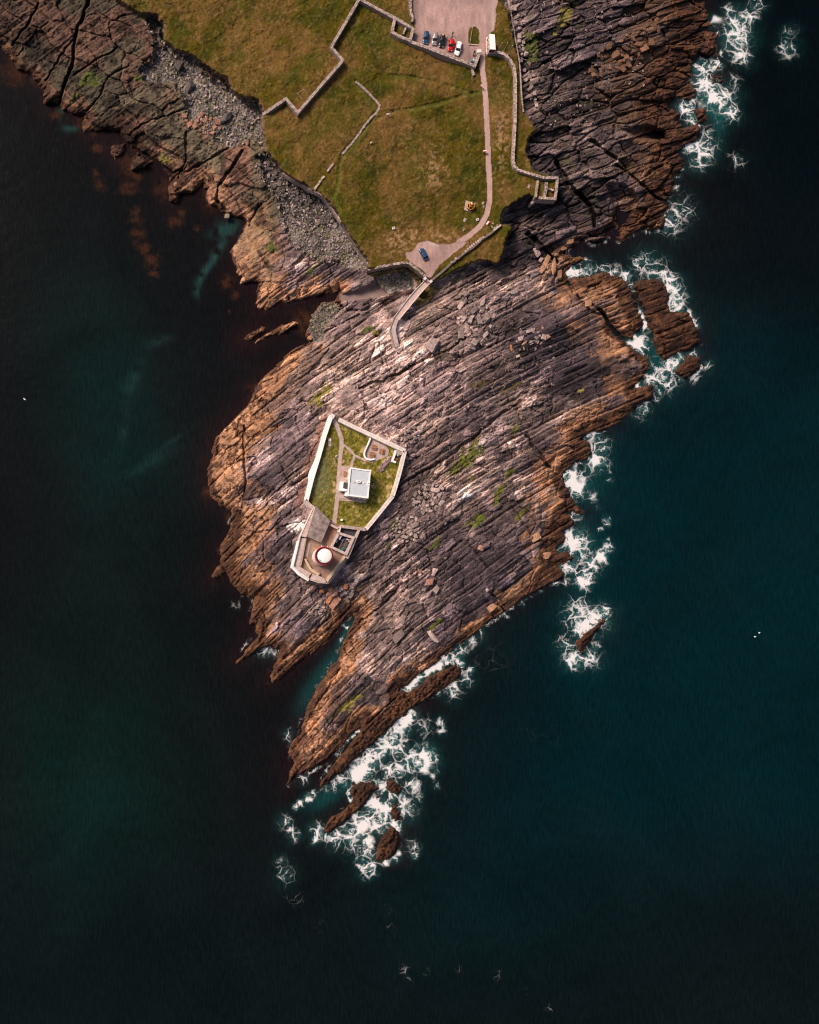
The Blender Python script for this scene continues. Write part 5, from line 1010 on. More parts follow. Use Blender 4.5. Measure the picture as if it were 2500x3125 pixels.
for s0, s1, nm, mt in ((.06,.27,'window','white2'),(.47,.60,'door','red'),(.66,.78,'window','white2')):
    c = a_+dd*ln*(s0+s1)/2+nn*.0; mb = MB(); mb.box((c.x, c.y, zk+1.5), ((s1-s0)*ln,.08,1.5 if nm=='window' else 2.4), rza); w2 = mb.build(nm, mt, ki)
    if nm == 'window': mb = MB(); c = c+nn*.05; mb.box((c.x, c.y, zk+1.5), ((s1-s0)*ln*.8,.04,1.2), rza); mb.build('window_pane', 'glass', ki)
q = world([(1485,114),(1493,112),(1494,152),(1486,156)], zk+.5); mb = MB(); mb.prism(q, zk-.2, zk+.28); mb.build('deck', 'tanp', ki)
q = world([(1484,113),(1486,113),(1487,166),(1485.5,169)], zk+.9)
for i in range(7):
    t0 = i/6; x = 1484.5+1.2*t0; y = 114+52*t0; p = P(x, y, zk+.9); mb = MB(); mb.tube((p[0],p[1],zk), (p[0],p[1],zk+1.1), .05, 6); mb.build('rail_post', 'white', ki)
pa, pb2 = P(1484.5,114,zk+1.1), P(1486,166,zk+1.1); mb = MB(); mb.tube(pa, pb2, .06, 6); mb.build('handrail', 'white', ki)
q0, q1, q2, q3 = [P(x, y, z) for x, y, z in ((1488,155,zk+.28),(1494,153,zk+.28),(1488,169,zk+.02),(1485.5,169,zk+.02))]; mb = MB(); mb.add([q0,q1,q2,q3],[(0,1,2,3)] if (Vector(q1)-Vector(q0)).cross(Vector(q2)-Vector(q1)).z>0 else [(3,2,1,0)]); mb.add([(v[0],v[1],zk-.3) for v in (q0,q1,q2,q3)]+[q0,q1,q2,q3],[(0,1,5,4),(1,2,6,5),(2,3,7,6),(3,0,4,7)]); mb.build('ramp', 'white', ki)
# gate bar + stone pier
gp = empty('gate_pier', P(1463,157,zk)[:2]+(zk,), 'broad pale stone pier at the end of the car park wall', 'gate pier'); mb = MB(); p = P(1462,156,zk+1.7); mb.box((p[0],p[1],zk+.7),(1.3,.9,2.0),.1); mb.build('pier','coping',gp); mb = MB(); mb.box((p[0],p[1],zk+1.78),(1.5,1.05,.16),.1); mb.build('cap','white2',gp)
ga = empty('field_gate', P(1475,159,zk)[:2]+(zk,), 'low pale barrier gate across the top of the lane', 'gate')
for k in range(3):
    pa, pb2 = P(1466,158,zk+.4+.3*k), P(1486,161,zk+.4+.3*k); mb = MB(); mb.tube(pa, pb2, .05, 6); mb.build('rail', 'coping', ga)
for x, y in ((1466,158),(1486,161)): p = P(x, y, zk+.6); mb = MB(); mb.tube((p[0],p[1],zk-.2),(p[0],p[1],zk+1.2),.08,8); mb.build('post','coping',ga)
# flag poles
for i, (x, y, lb) in enumerate(((1519,157,'bare pale flagpole nearest the red kiosk'),(1536,158,'bare pale flagpole in the middle of the three behind the curved wall'),(1550,166,'bare pale flagpole farthest right of the three behind the curved wall'))):
    z = zg(x, y); p = P(x, y, z); f = empty('flagpole', p, lb, 'flagpole', 'flagpoles behind the kiosk'); mb = MB(); mb.tube(p, (p[0], p[1], z+4.6), .10, 8, r2=.07); mb.build('pole', 'coping', f); mb = MB(); mb.lathe((p[0],p[1],z+4.6), [(.02,0),(.13,.1),(.02,.22)], 10); mb.build('finial', 'white', f); mb = MB(); mb.box((p[0],p[1],z+.05),(.5,.5,.2)); mb.build('base','concrete',f)
# planting bed kerb + barrels etc.
pk_ = [(1432,82),(1430,134),(1462,137)]; zc_ = zg(1440,150)
kb = empty('bed_kerb', P(1445,136,zc_)[:2]+(zc_,), 'pale kerb and thin rail around the grassy bed in the car park', 'kerb')
q = world([(1432,133),(1461,136),(1461,138.5),(1431,136)], zc_+.35); mb = MB(); mb.prism(q, zc_-.3, zc_+.35); mb.build('kerb_stone', 'plaster', kb)
pa, pb2 = P(1443,80,zc_+.5), P(1434,134,zc_+.5); mb = MB(); mb.tube(pa, pb2, .07, 6); mb.build('rail', 'coping', kb)
t = empty('water_barrel', P(1440,189,zc_), 'bright teal barrel in the corner of the car park wall', 'barrel'); mb = MB(); mb.lathe(t.location, [(.38,0),(.44,.45),(.38,.9)], 18); mb.build('barrel', 'teal', t, smooth=True); mb = MB(); mb.lathe(t.location+Vector((0,0,.9)), [(.4,0),(.4,.05)], 18); mb.build('lid', 'teal', t); mb = MB(); mb.box(t.location+Vector((.35,.25,.95)),(.3,.35,.12),.3); mb.build('handle','white',t)
# dark motor scooter parked by the wall
t = empty('motorcycle', P(1445.5,163,zc_), 'black motorcycle parked beside the pier wall of the car park', 'motorcycle', rz=math.radians(72))
def lp(parent, nm, mt, fn, smooth=False): 
    mb = MB(); fn(mb); o = mb.build(nm, mt, None, off='local', smooth=smooth); o.parent = parent; return o
ax_ = Matrix.Rotation(math.pi/2, 3, 'X')
for s0 in (-.7,.7):
    w2 = lp(t, 'wheel', 'rubber', lambda m_: m_.torus((s0,0,.31), .25, .075, 20, 8, axis=ax_), True); lp(w2, 'rim', 'rim', lambda m_: m_.tube((s0,-.04,.31),(s0,.04,.31),.16,14))
lp(t, 'body', 'carblack', lambda m_: (m_.box((.05,0,.72),(.75,.3,.3),taper=.8), m_.box((-.55,0,.75),(.5,.24,.16),taper=.8)))
lp(t, 'seat', 'rubber', lambda m_: m_.box((-.32,0,.88),(.65,.28,.12),taper=.85)); lp(t, 'handlebar', 'steel', lambda m_: (m_.tube((.45,-.38,1.02),(.45,.38,1.02),.025,6), m_.tube((.7,0,.31),(.42,0,1.0),.04,6)))
lp(t, 'headlight', 'lamp', lambda m_: m_.lathe((.55,0,.9),[(.1,0),(.1,.12),(.02,.16)],12))

# ------------------------------------------------------------------ cars
def make_car(px, py, rz, mat, label, L=4.2, Wd=1.78, hgt=1.45, hood=.27, boot=.10, group='cars parked along the wall', doors=False, sun_=0, plate=False, glasstop=False):
    """front toward local +x"""
    z = zg(px, py); c = empty('parked_car', P(px, py, z), label, 'car', group, rz)
    n = 15; secs = []
    def prof(t):   # t from rear 0 to front 1
        w = Wd/2*(1-.20*max(0, (abs(t-.5)-.34)/.16)**2.2); return w
    zb = .28; belt = .88
    mb = MB(); ring = []
    for i in range(n):
        t = i/(n-1); x = (t-.5)*L; w = prof(t)
        top = belt-.04 if t < boot+.02 else (belt if t < 1-hood else belt-.26*((t-(1-hood))/hood)**1.8)
        if t in (0, 1): top -= .10
        ring.append([(x, -w*.93, zb), (x, -w, zb+.25), (x, -w*.985, top-.10), (x, -w*.90, top), (x, -w*.45, top+.035), (x, 0, top+.05), (x, w*.45, top+.035), (x, w*.90, top), (x, w*.985, top-.10), (x, w, zb+.25), (x, w*.93, zb)])
    k = len(ring[0]); vs = [v for r in ring for v in r]; fs = []
    for i in range(n-1):
        for j in range(k-1): fs.append((i*k+j, (i+1)*k+j, (i+1)*k+j+1, i*k+j+1)[::-1])
        fs.append((i*k+k-1, (i+1)*k+k-1, (i+1)*k, i*k)[::-1])
    fs += [tuple(range(k)), tuple(range((n-1)*k, n*k))[::-1]]
    mb.add(vs, fs); b = mb.build('body', mat, None, off='local', smooth=True); b.parent = c
    # cabin: pillars/roof in body colour and glass between
    xr0, xr1 = (-.5+boot)*L, (.5-hood)*L; rr0, rr1 = xr0+.42+(.15 if boot > .13 else 0), xr1-.75; wb, wr = Wd/2*.90, Wd/2*.74; zt2 = hgt
    base = [(xr0,-wb),(xr1,-wb*.96),(xr1,wb*.96),(xr0,wb)]; top = [(rr0,-wr),(rr1,-wr*.98),(rr1,wr*.98),(rr0,wr)]
    mb = MB(); vs = [(x, y, belt-.02) for x, y in base]+[(x, y, zt2-.06) for x, y in top]
    mb.add(vs, [(0,1,5,4),(1,2,6,5),(2,3,7,6),(3,0,4,7),(4,5,6,7)]); g_ = mb.build('cabin', 'carblack', None, off='local'); g_.parent = c
    def gpanel(nm, a, b2, c2, d2, mt='glass', push=.012, sh=.93):
        a, b2, c2, d2 = [Vector(v) for v in (a, b2, c2, d2)]; ce = (a+b2+c2+d2)/4; nr = (b2-a).cross(d2-a).normalized()
        if nr.dot(ce-Vector((0,0,.9))) < 0: nr = -nr
        q = [ce+(v-ce)*sh+nr*push for v in (a, b2, c2, d2)]; mb = MB(); mb.add(q+[v-nr*.02 for v in q], [(0,1,2,3),(7,6,5,4),(0,4,5,1),(1,5,6,2),(2,6,7,3),(3,7,4,0)]); o = mb.build(nm, mt, None, off='local'); o.parent = c; return o
    V3 = [Vector(v) for v in vs]
    gpanel('windscreen', V3[1], V3[2], V3[6], V3[5]); gpanel('rear_window', V3[3], V3[0], V3[4], V3[7])
    for a, b2, c2, d2 in ((V3[0],V3[1],V3[5],V3[4]),(V3[2],V3[3],V3[7],V3[6])):
        m1 = (a+b2)/2; m2 = (d2+c2)/2; gpanel('side_window', a, m1, m2, d2); gpanel('side_window', m1, b2, c2, m2)
    mb = MB(); rt = []
    for ii in range(6):
        t = ii/5; x = rr0-.06+(rr1-rr0+.12)*t; h_ = .05*(1-(2*t-1)**2); rt.append([(x, -wr*1.03, zt2-.07), (x, -wr*.9, zt2-.01+h_*.6), (x, 0, zt2+.02+h_), (x, wr*.9, zt2-.01+h_*.6), (x, wr*1.03, zt2-.07)])
    vs2 = [v for r in rt for v in r]; mb.add(vs2, [(i*5+j, (i+1)*5+j, (i+1)*5+j+1, i*5+j+1) for i in range(5) for j in range(4)]); ro = mb.build('roof', 'glass' if glasstop else mat, None, off='local', smooth=True); ro.parent = c
    for s_ in (-1, 1):
        for x in (-L*.30, L*.31):
            w2 = lp(c, 'wheel', 'rubber', lambda m_: m_.tube((x, s_*(Wd/2-.2), .32), (x, s_*(Wd/2-.01), .32), .32, 18)); lp(w2, 'rim', 'rim', lambda m_: m_.tube((x, s_*(Wd/2-.03), .32), (x, s_*(Wd/2+.01), .32), .20, 14))
        lp(c, 'headlight', 'lamp', lambda m_: m_.box((L/2-.20, s_*Wd*.33, .62), (.30, .34, .14), -s_*.35, taper=.8))
        lp(c, 'tail_light', 'tail', lambda m_: m_.box((-L/2+.07, s_*Wd*.36, .74), (.14, .26, .16)))
        lp(c, 'wing_mirror', mat, lambda m_: m_.box((xr1-.32, s_*(Wd/2+.08), .95), (.13, .22, .14)))
    lp(c, 'number_plate', 'plate', lambda m_: m_.box((-L/2-.01, 0, .6), (.03, .5, .12)))
    if plate: lp(c, 'rear_sticker', 'plate', lambda m_: m_.box((xr0-.13, -.08, belt+.08), (.22, .62, .05)))
    if doors:
        for x0, a in ((L*.20, 1.15), (-L*.06, 1.0)):
            o = lp(c, 'open_door', mat, lambda m_: (m_.box((-.48, 0, .62), (.95, .10, .60)), m_.box((-.45, 0, 1.08), (.75, .05, .06)), m_.box((-.78, 0, 1.0), (.06, .05, .3))))
            o.location = (x0, (Wd/2-.02)*doors, 0); o.rotation_euler = (0, 0, -doors*a)
    return c
ang = lambda x0, y0, x1, y1: math.atan2(-(y1-y0), x1-x0)
make_car(1299,118,ang(1301,101,1296.5,134),'carblue','dark blue car at the left end of the row by the wall',L=4.15,hood=.26)
make_car(1326,121.5,ang(1328,104,1324,139),'carsilver','silver grey estate car second from the left in the row',L=4.2,hood=.25,boot=.07)
make_car(1348.3,128.5,ang(1351,110,1345.5,146),'carblack','black car with a small yellow panel on its back in the middle of the row',L=4.25,plate=True)
make_car(1375,141,ang(1378,125,1372,158),'carred','bright red car with two doors open on its right side',L=3.95,Wd=1.72,hood=.28,doors=1)
make_car(1397.5,151,ang(1402,132,1392.5,170),'carwhite','white saloon car at the right end of the row',L=4.6,boot=.15,hood=.25)
make_car(1292,777.5,ang(1299,791,1285,763),'carblue','lone blue car parked on the turning area above the footbridge',L=4.2,hood=.26,group=None)

# ------------------------------------------------------------------ people
def person(px, py, rz, label, top, legs, pose):
    z = zg(px, py); r = empty('person', P(px, py, z), label, 'person', None, rz)
    # joints: pelvis root, spine, neck, head, arms, legs
    st_ = pose.get('stride', .12); arm = pose.get('arm', .25); bend = pose.get('bend', 0.)
    J = [(0,0,.95,.15),(bend*.3,0,1.2,.145),(bend*.7,0,1.42,.15),(bend*.8,0,1.53,.06),(bend*.9,0,1.66,.105),(bend*.95,0,1.74,.08)]
    E = [(0,1),(1,2),(2,3),(3,4),(4,5)]
    for s_ in (-1, 1):
        b = len(J); J += [(bend*.7,s_*.19,1.42,.062),(bend*.7+arm*.3*s_,s_*.27,1.15,.05),(bend*.7+arm*s_+.1,s_*.26,.92,.04),(bend*.7+arm*s_+.16,s_*.26,.83,.045)]; E += [(2,b),(b,b+1),(b+1,b+2),(b+2,b+3)]
        b = len(J); J += [(0,s_*.10,.88,.10),(st_*s_*.6,s_*.11,.50,.065),(st_*s_,s_*.11,.09,.05),(st_*s_+.17,s_*.12,.05,.045)]; E += [(0,b),(b,b+1),(b+1,b+2),(b+2,b+3)]
    me = bpy.data.meshes.new('body'); me.from_pydata([j[:3] for j in J], E, []); o = bpy.data.objects.new('body', me); COL.objects.link(o)
    sk = o.modifiers.new('skin', 'SKIN'); ss = o.modifiers.new('sub', 'SUBSURF'); ss.levels = ss.render_levels = 1
    for i, j in enumerate(J): me.skin_vertices[0].data[i].radius = (j[3], j[3]); me.skin_vertices[0].data[i].use_root = (i == 0)
    dg = bpy.context.evaluated_depsgraph_get(); nm_ = bpy.data.meshes.new_from_object(o.evaluated_get(dg)); o.modifiers.clear(); o.data = nm_
    for mt in ('skin', top, legs): nm_.materials.append(M[mt])
    for p in nm_.polygons:
        h = p.center.z; p.material_index = 2 if h < .93 and abs(p.center.y) < .215 else (1 if .93 <= h < 1.50 or (abs(p.center.y) >= .215 and h > .95) else 0); p.use_smooth = True
    o.parent = r
    mb = MB(); mb.lathe((bend*.9-.015,0,1.66), [(.11,0),(.118,.06),(.095,.13),(.04,.165),(.005,.17)], 12); h_ = mb.build('hair', 'hair', None, off='local', smooth=True); h_.parent = r
    mb = MB(); hx = bend*.9
    mb.box((hx+.115,0,1.65), (.03,.03,.045)); mb.box((hx+.10,.035,1.68), (.015,.02,.012), mi=1); mb.box((hx+.10,-.035,1.68), (.015,.02,.012), mi=1); mb.box((hx+.098,0,1.60), (.015,.05,.012), mi=1)
    f_ = mb.build('face', ['skin','hair'], None, off='local'); f_.parent = r
    for s_ in (-1, 1):
        mb = MB(); bx = bend*.7+arm*s_+.16
        for k in range(4): mb.tube((bx, s_*.26-.03+.02*k, .81), (bx+.03, s_*.26-.03+.02*k, .735+.006*abs(k-1.5)), .009, 5)
        mb.tube((bx+.03, s_*.235, .83), (bx+.07, s_*.22, .79), .010, 5); q = mb.build('fingers', 'skin', None, off='local'); q.parent = r
    return r
person(1363,119.5,math.radians(-60),'person in a white top and dark trousers between the black and red cars','cloth_white','jeans',dict(stride=.3,arm=.2))
person(1380,107,math.radians(-100),'person in black standing behind the red car','cloth_dark','jeans',dict(stride=.1,arm=.1,bend=.1))
person(1377,119,math.radians(-95),'person in black close to the boot of the red car','cloth_dark','cloth_dark',dict(stride=.15,arm=.3,bend=.25))
person(1428,741.5,math.radians(100),'person in a dark coat and pale trousers on the lane edge above the turning area','cloth_dark','cloth_white',dict(stride=.25,arm=.2))

# ------------------------------------------------------------------ small things in the fields
def board(px, py, rz, label, stones):
    z = zg(px, py); r = empty('information_board', P(px, py, z), label, 'sign', None, rz)
    tl = Matrix.Rotation(math.radians(28), 3, 'X')
    lp(r, 'panel', 'white', lambda m_: m_.box((0,0,.95),(1.25,.7,.05),tilt=tl))
    lp(r, 'red_panel', 'red', lambda m_: m_.box((0,.16,1.065),(1.2,.34,.03),tilt=tl))
    for s_ in (-1,1): lp(r, 'leg', 'white', lambda m_: m_.box((s_*.5,0,.45),(.1,.14,.95)))
    return r
board(1468.5,268,math.radians(128),'red and white information board at the left lane edge near the top path',0)
board(1478,465.5,math.radians(175),'red and white information board at the left lane edge halfway down',0)
board(1487,684,math.radians(-125),'red and white information board at the right lane edge above the sea wall',0)
b_rock = []
def hullmesh(seed, n=15, box=.50):
    rd = random.Random(seed); bm = bmesh.new()
    if rd.random() < box:
        for x in (-1, 1):
            for y in (-1, 1):
                for z in (-1, 1): bm.verts.new((x*rd.uniform(.55, 1.0)+rd.uniform(-.2,.2), y*rd.uniform(.55, 1.0)+rd.uniform(-.2,.2), z*rd.uniform(.5, 1.0)))
        for _ in range(4): bm.verts.new((rd.uniform(-1, 1), rd.uniform(-.95, .95), rd.uniform(.6, 1.05)))
    else:
        for _ in range(n):
            v = Vector((rd.gauss(0, 1), rd.gauss(0, 1), rd.gauss(0, .9))).normalized(); bm.verts.new(v*rd.uniform(.88, 1.08))
    r = bmesh.ops.convex_hull(bm, input=bm.verts); bmesh.ops.delete(bm, geom=list({g for g in r['geom_interior']+r['geom_unused'] if isinstance(g, bmesh.types.BMVert)}), context='VERTS')
    bmesh.ops.recalc_face_normals(bm, faces=bm.faces)
    bmesh.ops.bevel(bm, geom=bm.edges[:], offset=.05, segments=1, affect='EDGES')
    me = bpy.data.meshes.new('boulder'); bm.to_mesh(me); bm.free(); return me
SHAPES = {}
def shape(i, mat):
    if (i, mat) not in SHAPES:
        me = hullmesh(i) if (i, None) not in SHAPES else SHAPES[(i, None)].copy(); SHAPES.setdefault((i, None), me); me = me if not me.materials else me.copy(); me.materials.clear(); me.materials.append(M[mat]); SHAPES[(i, mat)] = me
    return SHAPES[(i, mat)]
def boulder(px, py, a, b, rz, mat, label, group, i, hz=None, name='boulder', tiltx=0., sink=.55, zabs=None):
    z = zg(px, py) if zabs is None else zabs; k = mpp(z); hz = hz or min(a, b)*.55; o = bpy.data.objects.new(name, shape(i, mat)); COL.objects.link(o)
    o.scale = (a*k/2, b*k/2, hz*k/2); o.location = P(px, py, z+hz*k/2*sink); o.rotation_euler = (tiltx, random.uniform(-.12, .12), rz)
    return tag(o, label, 'boulder', group)
def place_labels(obs, word, group):
    """every boulder is told apart by its place in the cluster and its size among its neighbours there"""
    lx, hx = min(o[0] for o in obs), max(o[0] for o in obs); ly, hy = min(o[1] for o in obs), max(o[1] for o in obs)
    cells = {}; big = len(obs) > 14
    for o in obs:
        i = min(2, int(3*(o[0]-lx)/(hx-lx+.01))); j = min(2, int(3*(o[1]-ly)/(hy-ly+.01)))
        if not big: i = 0 if o[0] < (lx+hx)/2 else 2; j = 0 if o[1] < (ly+hy)/2 else 2
        cells.setdefault((i, j), []).append(o)
    W1 = {0: 'upper', 1: 'middle', 2: 'lower'}; W2 = {0: 'left', 1: 'centre', 2: 'right'}
    RK = ['largest', 'second largest', 'third largest', 'fourth largest', 'fifth largest', 'sixth largest', 'seventh largest', 'eighth largest', 'ninth largest', 'tenth largest', 'eleventh largest', 'twelfth largest']
    for (i, j), l in cells.items():
        l.sort(key=lambda o: -o[2])
        for r_, o in enumerate(l): o[3]['label'] = '%s %s at %s %s of %s' % (RK[min(r_, 11)], word, W1[j], W2[i], group)
SHORT = dict(b_grey='grey boulder', b_brown='brown boulder', b_pink='pinkish boulder', b_olive='olive boulder', b_dark='dark boulder')
def scatter(poly, n, s0, s1, mat, label, group, ang0=None, el=1.6, seed=0, name='boulder'):
    rd = random.Random(seed); xs = [p[0] for p in poly]; ys = [p[1] for p in poly]; placed = []; tries = 0; obs = []
    while len(placed) < n and tries < n*80:
        tries += 1; x = rd.uniform(min(xs), max(xs)); y = rd.uniform(min(ys), max(ys))
        if not inpoly(np.array([[x]]), np.array([[y]]), poly)[0, 0]: continue
        s_ = s0+(s1-s0)*rd.random()**1.8
        if any((x-a)**2+(y-b)**2 < ((s_+c)*.42)**2 for a, b, c in placed): continue
        placed.append((x, y, s_)); e = rd.uniform(1.0, el); rz = math.radians((ang0 if ang0 is not None else 0)+rd.uniform(-40, 40) if ang0 is not None and rd.random() < .6 else rd.uniform(0, 180))
        obs.append((x, y, s_, boulder(x, y, s_*math.sqrt(e), s_/math.sqrt(e), rz, mat, label, group, rd.randrange(14), name=name, tiltx=rd.uniform(-.25, .25))))
    if not obs: return
    place_labels(obs, 'pale stone' if name == 'field_stone' else SHORT.get(mat, 'boulder'), group)
def ell(x, y, a, b, r=0):
    c, s_ = math.cos(math.radians(r)), math.sin(math.radians(r)); return [(x+a*math.cos(t)*c-b*math.sin(t)*s_, y+a*math.cos(t)*s_+b*math.sin(t)*c) for t in [2*math.pi*i/16 for i in range(16)]]
scatter(ell(1308,1520,52,42,-30), 52, 9, 21, 'b_grey', 'grey block in the boulder pile just east of the garden wall', 'boulders piled east of the garden wall', 30, 1.9, 1)
scatter(ell(1240,1614,42,44,0), 40, 9, 21, 'b_grey', 'grey block in the lower boulder pile level with the lighthouse yard', 'boulders piled east of the lighthouse yard', 20, 1.8, 2)
scatter(ell(1221,1350,20,15,0), 7, 12, 20, 'b_grey', 'rounded grey boulder outside the north east garden wall near its corner', 'rounded boulders outside the north east wall', -30, 1.8, 3)
scatter(ell(1262,1318,28,20,0), 10, 11, 21, 'b_grey', 'pale grey block lying north east of the garden corner', 'blocks north east of the garden corner', -30, 1.8, 4)
for i, (x, y, a, b, r, mt, lb) in enumerate([(1002,1812,24,13,55,'b_orange','bright orange slab farthest left below the lighthouse yard'),(1012,1800,20,14,-30,'b_orange','squarish orange slab just below the rampart'),(1020,1812,34,18,40,'b_pink','large reddish slab below the rampart'),
    (1004,1832,36,14,58,'b_orange','long orange slab pointing down left below the lighthouse'),(1020,1838,46,24,50,'b_pink','big reddish brown slab standing below the orange slabs'),(1070,1813,40,22,58,'b_grey','large pale slab lying right of the orange slabs'),(1048,1812,34,8,48,'b_grey','thin pale slab between the orange and the large pale slabs'),
    (1058,1830,26,10,-45,'b_grey','pale splinter below the large pale slab'),(1056,1790,14,18,0,'b_orange','small rusty block above the large pale slab'),(982,1804,14,9,0,'b_orange','small orange chip left of the orange slabs'),
    (1283,1748,32,22,-35,'b_pink','large square reddish slab in the middle of the headland'),(1312,1778,26,24,10,'b_pink','pinkish square slab below the large square reddish slab'),(1326,1745,16,30,-25,'b_grey','dark leaning block right of the square reddish slab'),
    (1330,1800,26,18,50,'b_grey','grey block at the foot of the slab chain'),(1284,1838,24,12,-4,'b_grey','isolated pale oblong block below the slab chain'),(1467,1672,22,20,-20,'b_pink','isolated pinkish square block in the dark south east slabs'),
    (1489,1798,12,24,-30,'b_grey','small bright leaning block near the south east edge'),(1500,1855,34,22,40,'b_tan','flat orange slab on the south east ledge'),(1634,1640,32,22,28,'b_tan','orange block in the south east brown rocks'),(1668,1695,32,26,30,'b_tan','large orange block close to the east foam'),
    (1320,1940,20,60,40,'b_grey','long grey slab leaning on the southern strata'),(1228,1890,18,36,-15,'b_grey','upright oblong grey slab on the southern strata'),(1217,1940,44,26,45,'b_grey','broad pale slab on the southern strata'),
    (1318,1050,46,34,62,'b_grey','very large pale slab lying below the ramp end'),(1311,1088,24,20,20,'b_pink','dark square block below the very large pale slab'),(1571,892,26,16,10,'b_grey','isolated rounded block on the northern strata'),(1563,907,20,8,0,'b_grey','flat slab under the isolated rounded block'),
    (1795,926,22,20,0,'b_tan','single round orange boulder on the brown eastern rocks'),(1657,1002,9,18,10,'b_orange','small upright orange block on the northern strata'),(1560,1062,8,26,12,'b_orange','thin bright orange block on the northern strata'),(1600,1045,28,14,40,'b_tan','orange topped block right of the thin bright orange block'),
    (1665,1032,30,16,35,'b_tan','orange tinged block at the edge of the northern ledge'),(1188,1430,0,0,0,None,None)]):
    if mt: boulder(x, y, a, b, -math.radians(r) if False else math.radians(r), mt, lb, None, i % 14, hz=min(a, b)*.45, name='rock_slab', tiltx=random.uniform(-.1, .1))
scatter(ell(968,1862,26,14,-10), 14, 8, 15, 'b_grey', 'small pale boulder in the cluster below the lighthouse', 'small pale boulders below the lighthouse', None, 1.6, 5)
scatter(ell(1062,1795,26,14,-20), 10, 6, 12, 'b_grey', 'small grey stone between the rampart and the large pale slab', 'small stones below the yard wall', None, 1.6, 6)
scatter([(1405,930),(1430,880),(1470,900),(1510,960),(1500,1010),(1440,1070),(1400,1060),(1410,1000)], 34, 12, 28, 'b_grey', 'grey slab in the loose rocks on the north slope of the headland', 'loose slabs on the northern headland slope', 70, 2.2, 7)
scatter([(1560,1010),(1620,1005),(1690,1030),(1640,1060),(1580,1090),(1550,1060)], 16, 10, 20, 'b_grey', 'grey block on the ledge of the north eastern headland', 'blocks on the north eastern ledge', 40, 1.8, 8)
scatter([(1836,150),(1900,110),(1960,85),(2020,60),(2000,130),(1930,190),(1880,235),(1800,235),(1790,205)], 34, 10, 24, 'b_brown', 'brown boulder in the heap above the eastern rock pools', 'brown boulders on the upper east shore', None, 1.7, 9)
ob_ = []
for i, (x, y, a, b, r) in enumerate([(1690,812,58,20,84),(1666,800,46,18,65),(1672,828,24,22,20),(1707,840,34,16,88),(1655,822,30,14,50),(1718,758,26,16,-5),(1698,776,24,12,20),(1650,795,20,14,60),(1740,738,24,14,10),(1640,770,30,16,-60),(1662,846,22,20,0),(1690,785,18,16,40)]):
    ob_ += [(x, y, a*b, _)] if (_ := boulder(x, y, a, b, math.radians(r), 'b_tan' if i not in (7, 9) else 'b_grey', 'orange brown boulder wedged in the cleft between headland and east cliff', 'boulders wedged in the eastern cleft', i, hz=min(a, b)*.6, tiltx=random.uniform(-.1, .1))) else []
place_labels(ob_, 'brown boulder', 'boulders wedged in the eastern cleft')
scatter(ell(618,374,60,28,18), 20, 10, 21, 'b_pink', 'rounded pinkish boulder on the western shore beside the grey shingle', 'pinkish boulders on the western shore', None, 1.3, 10)
scatter([(950,965),(985,930),(1018,925),(1030,945),(1010,980),(985,1010),(975,1040),(950,1030)], 24, 8, 16, 'b_olive', 'olive grey boulder in the wet gully west of the bridge', 'boulders in the wet gully', None, 1.5, 11)
scatter([(1555,0),(1575,0),(1600,110),(1622,230),(1640,330),(1628,360),(1600,240),(1580,130)], 34, 9, 18, 'b_grey', 'grey boulder in the line below the low pale kerb wall', 'boulders along the kerb wall', 80, 1.5, 12)
scatter([(800,515),(860,560),(930,600),(985,640),(1000,690),(950,680),(880,640),(830,590),(790,550)], 34, 9, 20, 'b_dark', 'dark boulder at the foot of the western cliff wall', 'dark boulders below the western cliff wall', None, 1.6, 13)
for (x, y, a, b, r, lb) in [(694,660,16,14,0,'pale square boulder in the shallows of the west bay'),(706,670,14,11,0,'small pale boulder beside the square one in the west bay'),(727,668,20,15,20,'largest pale boulder at the head of the west bay'),(672,572,18,14,20,'small boulder perched by the western inlet'),(825,715,9,11,0,'isolated pale pebble boulder on the western slab')]:
    boulder(x, y, a, b, r, 'b_olive', lb, None, int(x) % 14, hz=min(a, b)*.6)
for (x, y, a, b, r, lb) in [(688,358,56,34,40,'big dark rock outcrop among the western shingle'),(580,262,46,30,55,'dark rock outcrop halfway along the western shingle'),(545,205,30,20,50,'smaller dark rock outcrop below the cliff corner')]:
    boulder(x, y, a, b, math.radians(r), 'b_dark', lb, None, int(x) % 14, hz=24, name='rock_outcrop')
